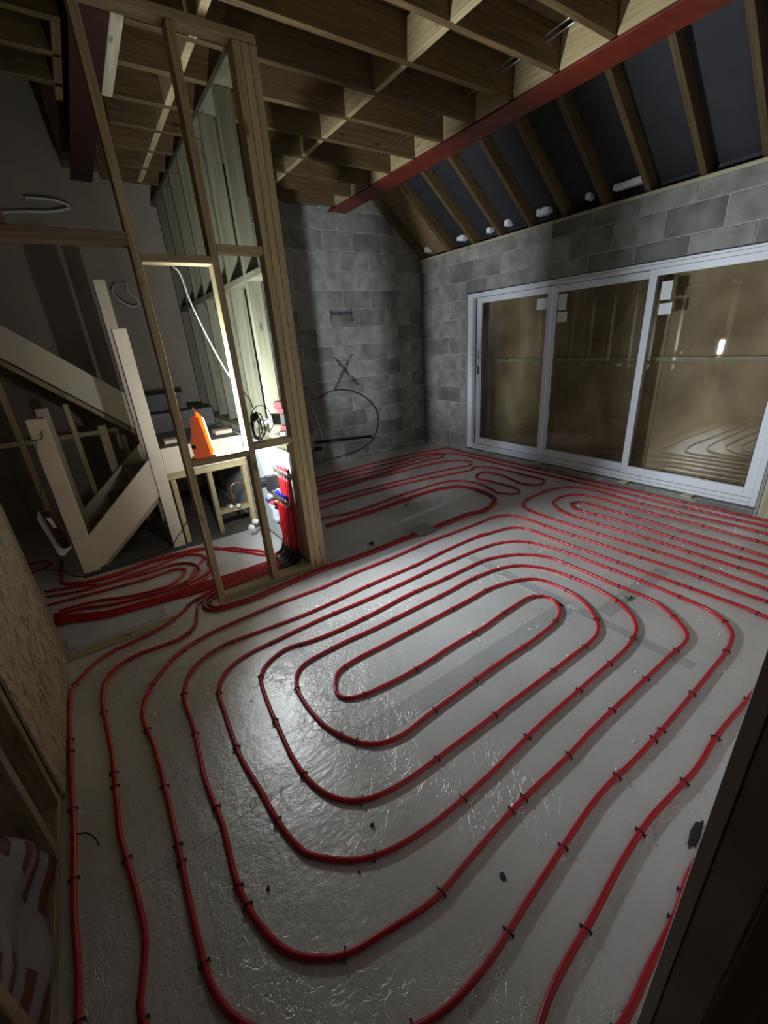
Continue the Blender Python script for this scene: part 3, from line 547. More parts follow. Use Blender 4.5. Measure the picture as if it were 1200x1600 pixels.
# ================================================================ PIPES
PATHS={'main':[(3.24,0.50),(3.23,0.62),(3.26,0.96),(3.24,1.39),(3.23,1.74),(3.22,2.03),(3.23,2.38),(3.19,2.53),(3.07,2.60),(2.76,2.61),(2.46,2.62),(2.16,2.63),(1.80,2.61),(1.59,2.61),(1.36,2.61),(1.08,2.59),(0.97,2.60),(0.63,2.61),(0.23,2.58),(0.05,2.51),(-0.10,2.36),(-0.17,2.24),(-0.20,2.10),(-0.18,1.87),(-0.17,1.51),(-0.17,1.29),(-0.17,1.00),(-0.16,0.85),(-0.11,0.73),(0.10,0.53),(0.30,0.43),(0.48,0.41),(0.79,0.44),(1.25,0.48),(1.52,0.47),(1.88,0.47),(2.31,0.48),(2.56,0.49),(2.74,0.53),(2.84,0.62),(2.88,0.71),(2.90,0.95),(2.91,1.12),(2.91,1.50),(2.89,1.83),(2.82,2.06),(2.64,2.19),(2.12,2.24),(1.58,2.23),(1.23,2.23),(0.93,2.24),(0.62,2.23),(0.36,2.21),(0.24,2.15),(0.17,2.04),(0.15,1.83),(0.14,1.54),(0.16,1.33),(0.17,1.18),(0.21,1.01),(0.26,0.95),(0.34,0.88),(0.45,0.83),(0.63,0.80),(0.96,0.80),(1.31,0.82),(1.80,0.83),(2.17,0.84),(2.37,0.89),(2.50,1.01),(2.58,1.21),(2.57,1.64),(2.42,1.85),(2.08,1.93),(1.78,1.92),(1.69,1.92),(1.10,1.92),(0.86,1.93),(0.60,1.90),(0.53,1.81),(0.51,1.71),(0.53,1.44),(0.62,1.26),(0.68,1.21),(0.79,1.18),(0.95,1.19),(1.53,1.21),(1.82,1.21),(2.09,1.24),(2.20,1.30),(2.25,1.41),(2.19,1.49),(1.92,1.50),(1.66,1.48),(1.40,1.48),(1.15,1.47),(0.91,1.48),(0.72,1.52),(0.67,1.58),(0.74,1.72),(0.85,1.75),(1.10,1.75),(1.51,1.75),(1.77,1.75),(2.07,1.75),(2.32,1.67),(2.40,1.59),(2.42,1.39),(2.39,1.26),(2.29,1.11),(2.15,1.01),(1.80,0.99),(1.57,0.99),(1.35,0.99),(0.96,0.99),(0.62,1.00),(0.48,1.04),(0.40,1.11),(0.35,1.22),(0.33,1.37),(0.34,1.60),(0.35,1.74),(0.39,1.98),(0.46,2.06),(0.60,2.11),(0.73,2.08),(0.89,2.06),(1.21,2.06),(1.53,2.08),(1.83,2.07),(2.23,2.07),(2.35,2.06),(2.60,1.94),(2.73,1.76),(2.74,1.54),(2.73,1.26),(2.72,0.94),(2.62,0.77),(2.51,0.67),(2.21,0.66),(1.85,0.66),(1.53,0.66),(1.26,0.65),(0.96,0.65),(0.65,0.63),(0.49,0.62),(0.32,0.65),(0.19,0.68),(0.11,0.73),(0.04,0.81),(-0.02,1.02),(-0.01,1.31),(-0.02,1.52),(-0.00,1.88),(-0.00,2.09),(0.04,2.23),(0.13,2.34),(0.28,2.40),(0.50,2.39),(0.86,2.36),(1.41,2.38),(1.85,2.38),(2.13,2.40),(2.40,2.41),(2.68,2.41),(2.56,2.41),(2.96,2.33),(3.04,2.24),(3.04,1.83),(3.05,1.40),(3.05,1.13),(3.06,0.73),(3.06,0.57),(3.04,0.46)],
'o1':[(0.94,3.14),(0.67,3.11),(0.50,3.12),(0.38,3.14),(0.32,3.10),(0.24,3.07),(0.16,2.98),(-0.01,2.87),(-0.15,2.84),(-0.34,2.80),(-0.47,2.66),(-0.51,2.58),(-0.52,2.42),(-0.51,1.94),(-0.50,1.64),(-0.50,1.33),(-0.49,1.14),(-0.49,1.01),(-0.33,0.45)],
'o2':[(0.93,3.07),(0.65,3.05),(0.50,3.09),(0.38,3.09),(0.28,3.01),(0.24,2.89),(0.19,2.74),(0.11,2.67),(-0.02,2.66),(-0.17,2.67),(-0.29,2.62),(-0.35,2.52),(-0.37,2.34),(-0.36,2.16),(-0.35,1.94),(-0.35,1.65),(-0.35,1.52),(-0.33,1.35),(-0.31,1.16),(-0.31,1.08),(-0.33,0.99),(-0.34,0.90),(-0.05,0.50),(0.10,0.22),(0.30,0.12),(0.55,0.25),(0.89,0.29),(1.08,0.31),(1.30,0.32),(1.48,0.31),(1.66,0.30),(1.87,0.31),(2.22,0.30),(2.50,0.30)],
'o3':[(0.73,0.12),(0.89,0.13),(1.09,0.14),(1.23,0.16)],
'd1':[(0.39,2.87),(0.59,2.83),(0.95,2.85),(1.22,2.87),(1.61,2.84),(2.02,2.85),(2.31,2.84),(2.61,2.85),(2.94,2.85),(3.08,2.81),(3.32,2.87),(3.46,3.01),(3.51,3.24),(3.47,3.50),(3.26,3.61),(2.77,3.63),(2.28,3.60),(1.91,3.60),(1.67,3.60)],
'd2':[(0.33,2.83),(0.43,2.80),(0.58,2.79),(0.94,2.82),(1.20,2.84),(1.59,2.81),(2.01,2.81),(2.57,2.82),(2.91,2.79),(3.05,2.77),(3.32,2.83),(3.49,2.98),(3.57,3.26),(3.51,3.53),(3.30,3.66),(2.80,3.66),(2.31,3.64),(1.93,3.63),(1.69,3.64)],
'p7':[(1.76,3.83),(2.01,3.76),(2.27,3.75),(2.64,3.79),(3.11,3.80),(3.46,3.78),(3.60,3.72),(3.71,3.49),(3.66,3.16),(3.62,3.03),(3.76,2.87),(3.86,2.94),(3.89,3.16),(3.87,3.41),(3.84,3.56),(3.93,3.68),(4.11,3.70),(4.16,3.45),(4.07,3.04),(4.17,2.89),(4.29,2.90),(4.36,2.98),(4.36,3.20),(4.37,3.41),(4.32,3.83),(4.17,3.96),(4.09,3.91),(3.68,3.98),(3.24,4.07),(2.80,4.13),(2.20,4.16),(1.89,4.12)],
'p4':[(1.99,4.30),(2.71,4.27),(3.40,4.21),(3.91,4.14),(4.18,4.07),(4.32,4.13),(4.36,4.23),(4.22,4.43),(4.04,4.51),(3.26,4.57),(2.83,4.63),(2.60,4.60),(2.11,4.58)],
'p3':[(2.20,4.74),(2.44,4.77),(3.05,4.75),(3.99,4.80),(4.29,4.71),(4.38,4.70),(4.48,4.84),(4.25,5.01),(3.67,4.97),(3.04,5.01),(2.58,5.02),(2.34,5.03)],
'p1':[(2.43,5.20),(2.94,5.22),(3.90,5.22),(4.57,5.09),(4.68,5.06),(4.73,4.63),(4.78,4.54),(4.81,3.99),(4.93,3.47),(4.75,2.65),(4.74,2.15),(4.73,1.88),(4.76,1.64),(4.74,1.24),(4.76,0.97),(4.72,0.90)],
'p2':[(2.31,4.87),(2.92,4.83),(3.55,4.81),(4.06,4.86),(4.57,4.83),(4.63,4.60),(4.70,4.11),(4.57,4.34),(4.52,3.75),(4.53,3.18),(4.57,2.88),(4.56,2.52),(4.55,2.23),(4.54,1.77),(4.54,1.55),(4.56,1.32),(4.55,1.08),(4.54,0.86)],
'r':[(3.40,0.54),(3.43,0.96),(3.43,1.38),(3.41,1.67),(3.41,2.24),(3.43,2.47),(3.49,2.60),(3.62,2.67),(3.80,2.70),(4.20,2.67),(4.37,2.54),(4.41,2.33),(4.37,1.88),(4.37,1.44),(4.39,0.99),(4.38,0.81)],
'r2':[(3.58,0.59),(3.59,0.67),(3.60,1.05),(3.61,1.26),(3.61,1.54),(3.60,2.01),(3.62,2.19),(3.70,2.36),(3.76,2.43),(3.98,2.48),(4.18,2.38),(4.22,2.17),(4.20,1.90),(4.19,1.60),(4.20,1.28),(4.18,0.96),(4.17,0.75)],
'r3':[(3.77,0.64),(3.77,1.20),(3.80,1.52),(3.80,1.83),(3.78,2.04),(3.78,2.17),(3.85,2.27),(3.93,2.29),(4.00,2.24),(3.99,2.11),(3.98,1.60),(3.96,1.32),(3.95,0.93),(3.92,0.69)],
'h1':[(-0.70,4.08),(-0.43,3.96),(-0.27,3.86),(-0.18,3.86),(0.06,3.82),(0.25,3.83),(0.37,3.75),(0.41,3.62),(0.39,3.51),(0.30,3.44),(0.12,3.40),(-0.23,3.45),(-0.46,3.56),(-0.62,3.60)],
'h2':[(-0.67,3.80),(-0.29,3.75),(-0.07,3.72),(0.09,3.72),(0.25,3.72),(0.31,3.63),(0.17,3.47),(0.02,3.46),(-0.16,3.51),(-0.35,3.60),(-0.59,3.64)],
'h3':[(-0.68,3.96),(-0.41,3.87),(-0.18,3.88),(0.07,3.90),(0.32,3.96),(0.45,3.90),(0.51,3.76),(0.50,3.55),(0.44,3.39),(0.26,3.31),(-0.02,3.33),(-0.28,3.37),(-0.45,3.46),(-0.62,3.57)],
'h4':[(-0.56,4.12),(-0.41,4.03),(-0.17,4.01),(0.09,4.06),(0.30,4.05),(0.51,4.00),(0.64,3.87),(0.75,3.80),(0.88,3.62),(0.95,3.53),(1.01,3.41),(1.12,3.75)],
'h5':[(-0.57,4.13),(-0.59,4.24),(-0.60,4.43),(-0.59,4.55),(-0.60,4.70)],
'h6':[(-0.56,4.10),(-0.38,4.00),(-0.18,3.97),(0.08,4.02),(0.32,4.00),(0.50,3.97),(0.62,3.92),(0.71,3.78),(0.84,3.60),(0.92,3.46),(1.00,3.37),(1.12,3.68)],
'h7':[(1.03,3.31),(0.87,3.27),(0.69,3.25),(0.56,3.24),(0.46,3.23),(0.28,3.26),(0.10,3.29),(-0.01,3.31),(-0.30,3.37),(-0.49,3.39),(-0.62,3.48)],
'h8':[(1.01,3.23),(0.85,3.22),(0.67,3.20),(0.55,3.19),(0.45,3.21),(0.28,3.23),(0.10,3.26),(-0.01,3.28),(-0.30,3.33),(-0.49,3.46),(-0.62,3.53)],
'h9':[(1.00,3.17),(0.83,3.16),(0.66,3.16),(0.54,3.16),(0.44,3.18),(0.27,3.20),(0.09,3.23),(-0.02,3.25),(-0.31,3.30),(-0.48,3.39),(-0.62,3.44)]}
PR = .0106
def clip_mesh():
    bm = bmesh.new()
    add_tube(bm, [(0, -.0155, -.004), (0, -.0150, .006), (0, -.010, .0195), (0, 0, .0238), (0, .010, .0195), (0, .0150, .006), (0, .0155, -.004)], .0026, 5)
    add_box(bm, (-.003, -.019, .013), (.003, -.012, .017)); add_box(bm, (-.003, .012, .013), (.003, .019, .017))
    me = bm_mesh(bm, 'clip'); me.materials.append(M_clip); return me
CLIP = clip_mesh()
def bend_z(P): return [p if len(p) == 3 else (p[0], p[1], .0115) for p in P]
def pipe(label, P, gap=(.27, .46), zstart=None, cap=300):
    pts = spline(bend_z(P), .035)
    o = tube('heating_pipe', pts, PR, M_red, None, 8); tag(o, label, 'pipe', 'red underfloor heating pipes')
    s = 0; nxt = random.uniform(.08, .3); n = 0
    for a, b in zip(pts, pts[1:]):
        s += (b-a).length
        if s > nxt and a.z < .016 and n < cap:
            d = (b-a); ang = math.atan2(d.y, d.x)+random.uniform(-.25, .25)
            obj('pipe_clip', CLIP, None, o, T(a.x, a.y, 0) @ Matrix.Rotation(ang, 4, 'Z')); n += 1
            nxt = s+(random.uniform(*gap) if random.random() > .12 else .07)
    return o
def ext(P, p0=None, p1=None): return ([p0] if p0 else [])+list(P)+([p1] if p1 else [])
TY = [3.045+.028*i for i in range(10)]
def tail(i, y1, x1=1.0):
    up = i % 2 == 0; xb = 1.145 if up else 1.108; zb = .76 if up else .535
    y = TY[i]
    return [(xb, y, zb), (xb, y, .34), (xb-.004, y+(y1-y)*.2, .16), (xb-.03, y+(y1-y)*.5, .055), (xb-.075, y+(y1-y)*.8, .02), (x1, y1, .0118)]
PP = PATHS
tails = {}
def tailed(i, label, P, rest_first, **k):
    t = tail(i, rest_first[1], rest_first[0]); o = pipe(label, t+P, **k)
    # black bend sleeve as a part
    pts = spline(t, .02); sl = [p for p in pts if .012 < p.z < .15]
    tube('bend_sleeve', sl, .0165, M_black, o, 8); return o
pipe('longest red pipe, doubling back on itself in the big oval spiral mid floor', ext(PP['main'], (3.24, .3), (3.04, .3)))
tailed(0, 'red pipe pair inner run hugging the partition foot and round the bare grey patch', [(.6, 3.053), (.44, 3.047), (.36, 3.0), (.335, 2.93), (.37, 2.872)]+[p for p in PP['d1'][1:]], (.95, 3.053))
def offset(P, d):
    out = []
    for i, p in enumerate(P):
        a = Vector(P[max(i-1, 0)]); b = Vector(P[min(i+1, len(P)-1)]); t = (b-a).normalized(); out.append((p[0]+t.y*d, p[1]-t.x*d))
    return out
tailed(1, 'red pipe pair outer run hugging the partition foot and round the bare grey patch', [(.6, 3.085), (.42, 3.085), (.325, 3.02), (.30, 2.93), (.345, 2.845)]+offset(PP['d1'][1:], .033), (.95, 3.083))
tailed(2, 'second red pipe through the doorway, bending toward the camera and the right reveal', [(.65, 3.113), (.5, 3.113)]+PP['o2'][3:-1]+[(2.2, .30), (2.9, .30)], (.95, 3.115))
tailed(3, 'outermost red pipe along the foot of the flake board wall at left', [(.67, 3.146), (.5, 3.146)]+PP['o1'][3:-1]+[(-.49, .85), (-.47, .5), (-.4, .25)], (.95, 3.147))
tailed(4, 'hall red pipe nearest the doorway threshold in the bundle going left', [(.83, 3.18), (.66, 3.18), (.44, 3.19)]+PP['h9'][5:], (.97, 3.18))
tailed(5, 'hall red pipe in the middle of the bundle going left past the doorway', [(.83, 3.215), (.66, 3.215), (.44, 3.225)]+[(x, y+.036) for x, y in PP['h9'][5:]], (.97, 3.215))
tailed(6, 'hall red pipe at the back of the bundle going left past the doorway', [(.83, 3.25), (.66, 3.25), (.44, 3.262)]+[(x, y+.072) for x, y in PP['h9'][5:]], (.97, 3.25))
tailed(7, 'red hall pipe leaving the bundle into the outer ring of the small hall loop', [(.83, 3.287), (.66, 3.287), (.5, 3.298)]+[(.28, 3.335)]+PP['h3'][6:], (.97, 3.287))
pipe('outer ring of the small red hall loop below the stair', PP['h3'][:7]+[(.50, 3.62), (.45, 3.46), (.30, 3.385)]+[(-.02, 3.395)])
tailed(8, 'red pipe crossing the hall floor diagonally to the stair foot, nearer of two', list(reversed(PP['h6'][:-1])), (1.03, 3.33))
tailed(9, 'red pipe crossing the hall floor diagonally to the stair foot, farther of two', [(.985, 3.44)]+list(reversed(PP['h4'][:-2])), (1.03, 3.37))
pipe('middle ring of the small red hall loop', PP['h1'])
pipe('innermost ring of the small red hall loop', PP['h2'])
pipe('short red pipe curling up past the near newel post at the far left', [(-.40, 3.98)]+PP['h5'])
pipe('faint red pipe on the dark floor beyond the hung case at the far left', [(-1.8, 4.62), (-1.2, 4.60), (-.8, 4.58), (-.68, 4.66), (-.72, 4.78), (-.9, 4.82), (-1.8, 4.84)])
pipe('dark red pipe end along the foot of the right reveal', [(.5, .135)]+PP['o3']+[(2.0, .15)])
pipe('red pipe nearest the patio door sill, turning along the block wall', ext([(min(x, 4.685), y) for x, y in PP['p1']], (1.6, 5.21), (4.67, .3)))
pipe('second red pipe from the patio door sill', ext([(2.31, 4.87), (2.92, 4.86), (3.55, 4.86), (4.06, 4.88), (4.4, 4.84), (4.53, 4.66), (4.55, 4.34), (4.54, 3.75), (4.545, 3.18), (4.55, 2.52), (4.545, 1.77), (4.545, .86)], (1.6, 4.88), (4.54, .3)))
pipe('faint red pipe along the block wall that loops back before the corner', [(1.5, 5.03)]+list(reversed([(2.44, 4.70), (3.05, 4.70), (3.95, 4.73), (4.2, 4.68), (4.33, 4.74), (4.38, 4.86), (4.30, 4.98), (4.1, 5.02), (3.67, 5.03), (3.04, 5.04), (2.34, 5.04)]))+[(1.5, 4.70)])
pipe('far red pipe bending back in a hairpin short of the patio door', ext(PP['p4'], (1.5, 4.31), (1.5, 4.56)))
pipe('red pipe weaving in three fingers between the grey patch and the patio door', ext(PP['p7'], (1.4, 3.84), (1.4, 4.12)))
pipe('outer red ring of the right hand loop by the patio door', ext(PP['r'], (3.40, .3), (4.38, .3)))
pipe('middle red ring of the right hand loop by the patio door', ext(PP['r2'], (3.58, .3), (4.18, .3)))
pipe('innermost red ring of the right hand loop by the patio door', ext(PP['r3'], (3.77, .3), (3.92, .3)))

# ================================================================ MANIFOLD AND PLUMBING
mf = empty('pipe_manifold', (1.13, 3.16, .45), 'brass heating manifold with red and blue caps on the white board', 'manifold')
for z, x, mat in ((.80, 1.145, M_redcap), (.575, 1.108, M_blue)):
    tube('manifold_bar', [(x, 3.02, z), (x, 3.34, z)], .017, M_chrome if mat is M_redcap else M_brass, mf, 10)
    for i in range(5):
        y = TY[2*i+(0 if mat is M_redcap else 1)]
        lathe('valve_cap', [(.010, 0), (.0115, .006), (.0115, .03), (.008, .036)], mat, mf, T(x, y, z+.017), 10)
        lathe('pipe_union', [(.009, 0), (.013, .004), (.013, .022), (.010, .026)], M_chrome, mf, T(x, y, z-.044), 8)
        lathe('flow_gauge', [(.005, 0), (.007, .01), (.005, .034)], M_brass, mf, T(x-.028, y, z-.012), 8)
    bar('bracket', (x-.012, 3.345, z-.04), (1.171, 3.36, z+.04), M_chrome, mf)
for z in (.84, .62): lathe('air_vent', [(.012, 0), (.012, .03), (.006, .045)], M_chrome, mf, T(1.13, 3.32, z-.03), 10)
cp = empty('circulation_pump', (1.12, 3.47, .66), 'black round circulation pump with grey body beside the manifold', 'pump')
R90 = Matrix.Rotation(-PI/2, 4, 'Y')
lathe('motor_head', [(.036, 0), (.046, .008), (.046, .06), (.036, .07), (.036, .085), (.03, .092)], M_black, cp, T(1.10, 3.50, .655) @ R90, 18)
lathe('pump_body', [(.03, 0), (.042, .012), (.042, .05), (.03, .062)], M_lgrey, cp, T(1.165, 3.50, .655) @ R90, 16)
bar('terminal_box', (1.07, 3.37, .60), (1.165, 3.43, .73), M_black, cp)
mv = empty('mixing_valve', (1.13, 3.48, .5), 'brass mixing valve with blue and red handles under the pump', 'valve')
tube('valve_body', [(1.14, 3.42, .475), (1.14, 3.58, .475)], .016, M_brass, mv, 10); tube('riser_pipe', [(1.14, 3.50, .46), (1.14, 3.50, .6)], .012, M_brass, mv, 8)
lathe('blue_handle', [(.016, 0), (.02, .01), (.016, .03)], M_blue, mv, T(1.118, 3.56, .475) @ R90, 10); lathe('red_handle', [(.016, 0), (.02, .01), (.016, .03)], M_redcap, mv, T(1.118, 3.44, .475) @ R90, 10)
lathe('grey_actuator', [(.026, 0), (.03, .006), (.03, .05), (.024, .056)], M_lgrey, mv, T(1.135, 3.46, .53) @ R90, 14)
el = tube('waste_elbow', [(1.14, 3.62, .42), (1.14, 3.56, .40), (1.14, 3.50, .37), (1.13, 3.47, .335), (1.11, 3.42, .325), (1.11, 3.35, .325)], [.035, .036, .032, .035, .036, .03], M_lgrey, None, 12); tag(el, 'grey lagged waste elbow low on the white board behind the red pipes', 'pipe')
wp = empty('waste_stub', (1.03, 3.9, .13), 'white ribbed waste pipe stubs seen past the left edge of the middle stud', 'pipe')
tube('pipe_run', [(1.165, 3.9, .165), (1.04, 3.9, .165)], .010, M_wplast, wp, 8)
for p in ((1.045, 3.9, .165), (1.0, 3.9, .115)):
    lathe('ribbed_cap', [(.022, -.025), (.026, -.02), (.026, -.012), (.023, -.01), (.026, -.006), (.026, .004), (.023, .006), (.026, .01), (.024, .022)], M_wplast, wp, T(*p) @ Matrix.Rotation(-1.1, 4, 'Y'), 14)
co = empty('copper_pipe', (1.03, 4.29, .24), 'copper pipe bent in an arch over the rail under the landing', 'pipe')
tube('arch', spline([(.99, 4.29, .25), (.965, 4.29, .38), (.98, 4.29, .455), (1.04, 4.29, .48), (1.10, 4.29, .45), (1.125, 4.29, .36), (1.125, 4.29, .25)], .02), .009, M_copper, co, 8)
lathe('fitting', [(.012, 0), (.014, .01), (.014, .05), (.012, .06)], M_copper, co, T(.978, 4.29, .31), 10)
for x, z in ((.925, .265), (1.00, .255)): lathe('stop_end', [(.016, 0), (.021, .005), (.021, .025), (.015, .03)], M_wplast, co, T(x, 4.245, z) @ Matrix.Rotation(PI/2, 4, 'X'), 12)
for x in (.90, .95): lathe('isolator', [(.01, 0), (.012, .01), (.008, .04)], M_chrome, co, T(x, 4.29, .239), 8)

# ================================================================ WORK LAMP
ML = T(.545, 2.967, 1.0905) @ Matrix.Rotation(math.radians(-4), 4, 'Z')
wk = empty('work_lamp', label='bright orange LED work lamp standing on the sill of the stud opening', cat='lamp', M=ML)
tilt = Matrix.Rotation(math.radians(-3), 4, 'Y')
M1 = ML @ tilt
def lamp_prism(n, poly, a, b_, mat, bev): return prism(n, poly, 1, a, b_, mat, wk, bev, M1)
lamp_prism('housing', [(-.050, .012), (.045, .012), (.050, .05), (.036, .262), (.014, .272), (-.012, .258), (-.026, .18), (-.056, .09)], -.034, .034, M_shell, .008)
lamp_prism('lens_rim', [(.046, .02), (.066, .022), (.068, .05), (.056, .262), (.034, .298), (.026, .29), (.037, .255)], -.036, .036, M_rim, .004)
bm = bmesh.new(); add_prism(bm, [(.0665, .05), (.0712, .053), (.0625, .252), (.0560, .255)], 1, -.026, .026); obj('led_panel', bm_mesh(bm), M_led, wk, M1)
bm = bmesh.new(); add_box(bm, (-.052, -.042, 0), (.075, .042, .012), .004); obj('stand_foot', bm_mesh(bm), M_shell, wk, ML)
tube('carry_hook', spline([(.030, -.02, .292), (.022, -.012, .315), (.020, 0, .322), (.022, .012, .315), (.030, .02, .292)], .006), .004, M_shell, wk, 6, M1)
lathe('hinge_knob', [(.010, 0), (.014, .003), (.014, .014)], M_black, wk, M1 @ T(-.045, -.034, .085) @ Matrix.Rotation(PI/2, 4, 'X'), 12)

fx = tube('lamp_flex', spline([(.49, 3.0, 1.10), (.475, 3.05, 1.06), (.455, 3.08, .9), (.45, 3.3, .7), (.43, 3.65, .45), (.36, 4.0, .2), (.25, 4.13, .04), (.0, 4.15, .03), (-.2, 4.12, .028), (-.44, 4.12, .03), (-.6, 4.4, .03), (-.9, 4.7, .03)], .04), .0045, M_black, None, 6)
tag(fx, 'thin black flex dropping from the lamp and along the floor to the stair foot', 'cable')
wc = tube('white_cable', spline([(.62, 3.03, 2.24), (.66, 3.03, 2.20), (.69, 3.03, 2.04), (.77, 3.03, 1.76), (.84, 3.035, 1.58), (.90, 3.03, 1.48), (.93, 2.99, 1.42), (.935, 2.96, 1.36)], .03), .005, M_wplast, None, 6)
tag(wc, 'white cable hanging diagonally behind the lintel down to the black coil', 'cable')
cc = empty('cable_coil', (.93, 2.95, 1.30), 'tangled black cable coil with white flex hung in the right hand stud bay', 'cable')
def loop(c, rx_, rz_, y, a0=0, turns=1., wob=.01, n=22):
    return [(c[0]+rx_*math.sin(a0+2*PI*turns*i/n)+random.uniform(-wob, wob), y+random.uniform(-wob, wob), c[1]+rz_*math.cos(a0+2*PI*turns*i/n)+random.uniform(-wob, wob)*.6) for i in range(n+1)]
for k in range(3): tube('black_loop', spline(loop((.925+.008*k, 1.235), .025+.008*k, .085+.005*k, 2.96-.012*k, wob=.006), .015), .0045, M_black, cc, 6)
tube('white_loop', spline(loop((.945, 1.20), .035, .075, 2.975, wob=.004), .015), .0045, M_wplast, cc, 6)
tube('loose_tail', spline([(.90, 2.95, 1.30), (.93, 2.95, 1.35), (.98, 2.97, 1.37), (1.03, 2.97, 1.35), (1.06, 2.97, 1.28), (1.06, 2.97, 1.22), (1.02, 2.97, 1.17)], .02), .003, M_black, cc, 6)
tube('loose_tail', spline([(.90, 2.94, 1.31), (.95, 2.93, 1.29), (.99, 2.93, 1.27), (1.02, 2.93, 1.275)], .02), .004, M_black, cc, 6)
lathe('plug', [(.014, -.025), (.018, -.015), (.018, .02), (.01, .028)], M_black, cc, T(.93, 2.95, 1.292) @ Matrix.Rotation(.8, 4, 'Y'), 10)
MD = T(1.226, 3.17, 1.0805) @ Matrix.Rotation(math.radians(-38), 4, 'Z') @ Matrix.Scale(1.05, 4)
dr = empty('cordless_driver', label='red and black cordless driver standing on its battery beside the thick post', cat='power tool', M=MD)
def dprism(n, poly, a, b_, mat, bev=.004): return prism(n, poly, 1, a, b_, mat, dr, bev, MD)
dprism('battery_pack', [(-.045, .001), (.03, .001), (.032, .045), (-.045, .045)], -.028, .028, M_toolgrey)
dprism('battery_label', [(-.038, .012), (.0, .012), (.0, .036), (-.038, .036)], -.030, -.0285, M_paper, .0)
dprism('battery_shoe', [(-.035, .046), (.03, .046), (.022, .085), (-.022, .085)], -.026, .026, M_toolred)
dprism('grip', [(-.018, .086), (.018, .086), (.016, .17), (-.016, .17)], -.017, .017, M_toolgrey, .006)
dprism('trigger_housing', [(-.022, .171), (.018, .171), (.022, .205), (-.05, .215)], -.02, .02, M_toolred)
dprism('motor_head', [(-.058, .216), (.008, .206), (.008, .262), (-.055, .262)], -.026, .026, M_toolred, .008)
dprism('gear_nose', [(.009, .212), (.036, .214), (.034, .256), (.009, .260)], -.022, .022, M_toolgrey, .004)
gb = empty('pipe_bracket', (1.16, 3.36, 1.17), 'grey plastic bracket fixed in the lit stud gap above the noggin', 'bracket')
tube('sleeve', [(1.12, 3.36, 1.20), (1.185, 3.36, 1.19)], .022, M_lgrey, gb, 10); bar('plate', (1.186, 3.33, 1.15), (1.189, 3.388, 1.24), M_lgrey, gb)

# ================================================================ HANGING CASE, LOOPS, DEBRIS
hc = empty('hanging_case', (-.49, 4.16, .25), 'dark red case in a white folded sheet, wired to the near newel post', 'case')
prism('white_sheet', [(-.575, .60), (-.545, .665), (-.50, .40), (-.425, .30), (-.50, .24), (-.53, .25)], 1, 4.16, 4.165, M_paper, hc)
prism('red_case', [(-.535, .66), (-.475, .64), (-.43, .42), (-.435, .31), (-.485, .31), (-.505, .38)], 1, 4.13, 4.155, M_clip, hc, .006)
prism('pale_label', [(-.515, .60), (-.485, .595), (-.47, .50), (-.495, .505)], 1, 4.126, 4.1285, M_mdf, hc)
tube('tie_wire', spline([(-.505, 4.14, .65), (-.49, 4.17, .78), (-.455, 4.19, .95), (-.42, 4.205, 1.12), (-.40, 4.21, 1.20)], .04), .003, M_dgrey, hc, 5)
tube('tie_wire', spline([(-.45, 4.21, 1.215), (-.40, 4.21, 1.195), (-.355, 4.21, 1.21), (-.345, 4.21, 1.26)], .02), .004, M_dgrey, hc, 5)
def cloop(P, r, mat, label, nm='cable_loop'):
    o = tube(nm, spline(P, .04), r, mat, None, 6); tag(o, label, 'cable'); return o
cloop([(-.3, 6.07, 3.12), (.0, 6.05, 3.15), (.25, 6.04, 3.17), (.41, 6.04, 3.22), (.30, 6.04, 3.265), (.05, 6.05, 3.27)], .011, M_wplast, 'white cable loop sticking out of the grey hall wall high at left')
cloop([(.62, 6.06, 2.53), (.57, 6.03, 2.45), (.62, 6.0, 2.35), (.74, 6.0, 2.28), (.80, 6.02, 2.30), (.79, 6.05, 2.38), (.73, 6.06, 2.45), (.74, 6.06, 2.52), (.69, 6.07, 2.54)], .008, M_wplast, 'small pale cable curl on the hall wall beside the tall newel post')
cloop([(2.63, YB-.03, .92), (2.68, YB-.03, .75), (2.72, YB-.03, .57), (2.74, YB-.03, .36), (2.70, YB-.03, .14)], .009, M_mdf, 'pale short cable drooping down the block wall beside the thick post')
cloop([(2.75, YB-.03, 1.02), (3.0, YB-.03, 1.10), (3.25, YB-.03, 1.08), (3.55, YB-.03, .94), (3.74, YB-.03, .72), (3.76, YB-.03, .50), (3.66, YB-.03, .30), (3.50, YB-.03, .18), (3.2, YB-.03, .12), (2.9, YB-.03, .10), (2.72, YB-.03, .10)], .007, M_black, 'big thin dark cable loop on the far block wall')
bp = empty('black_duct', (3.15, YB-.06, .36), 'black bar shaped duct lying across the foot of the far block wall', 'pipe')
tube('duct', [(2.62, YB-.04, .40), (3.0, YB-.05, .372), (3.58, YB-.06, .325)], .022, M_black, bp, 10); tube('end_cap', [(2.60, YB-.04, .30), (2.72, YB-.04, .295)], .028, M_black, bp, 10)

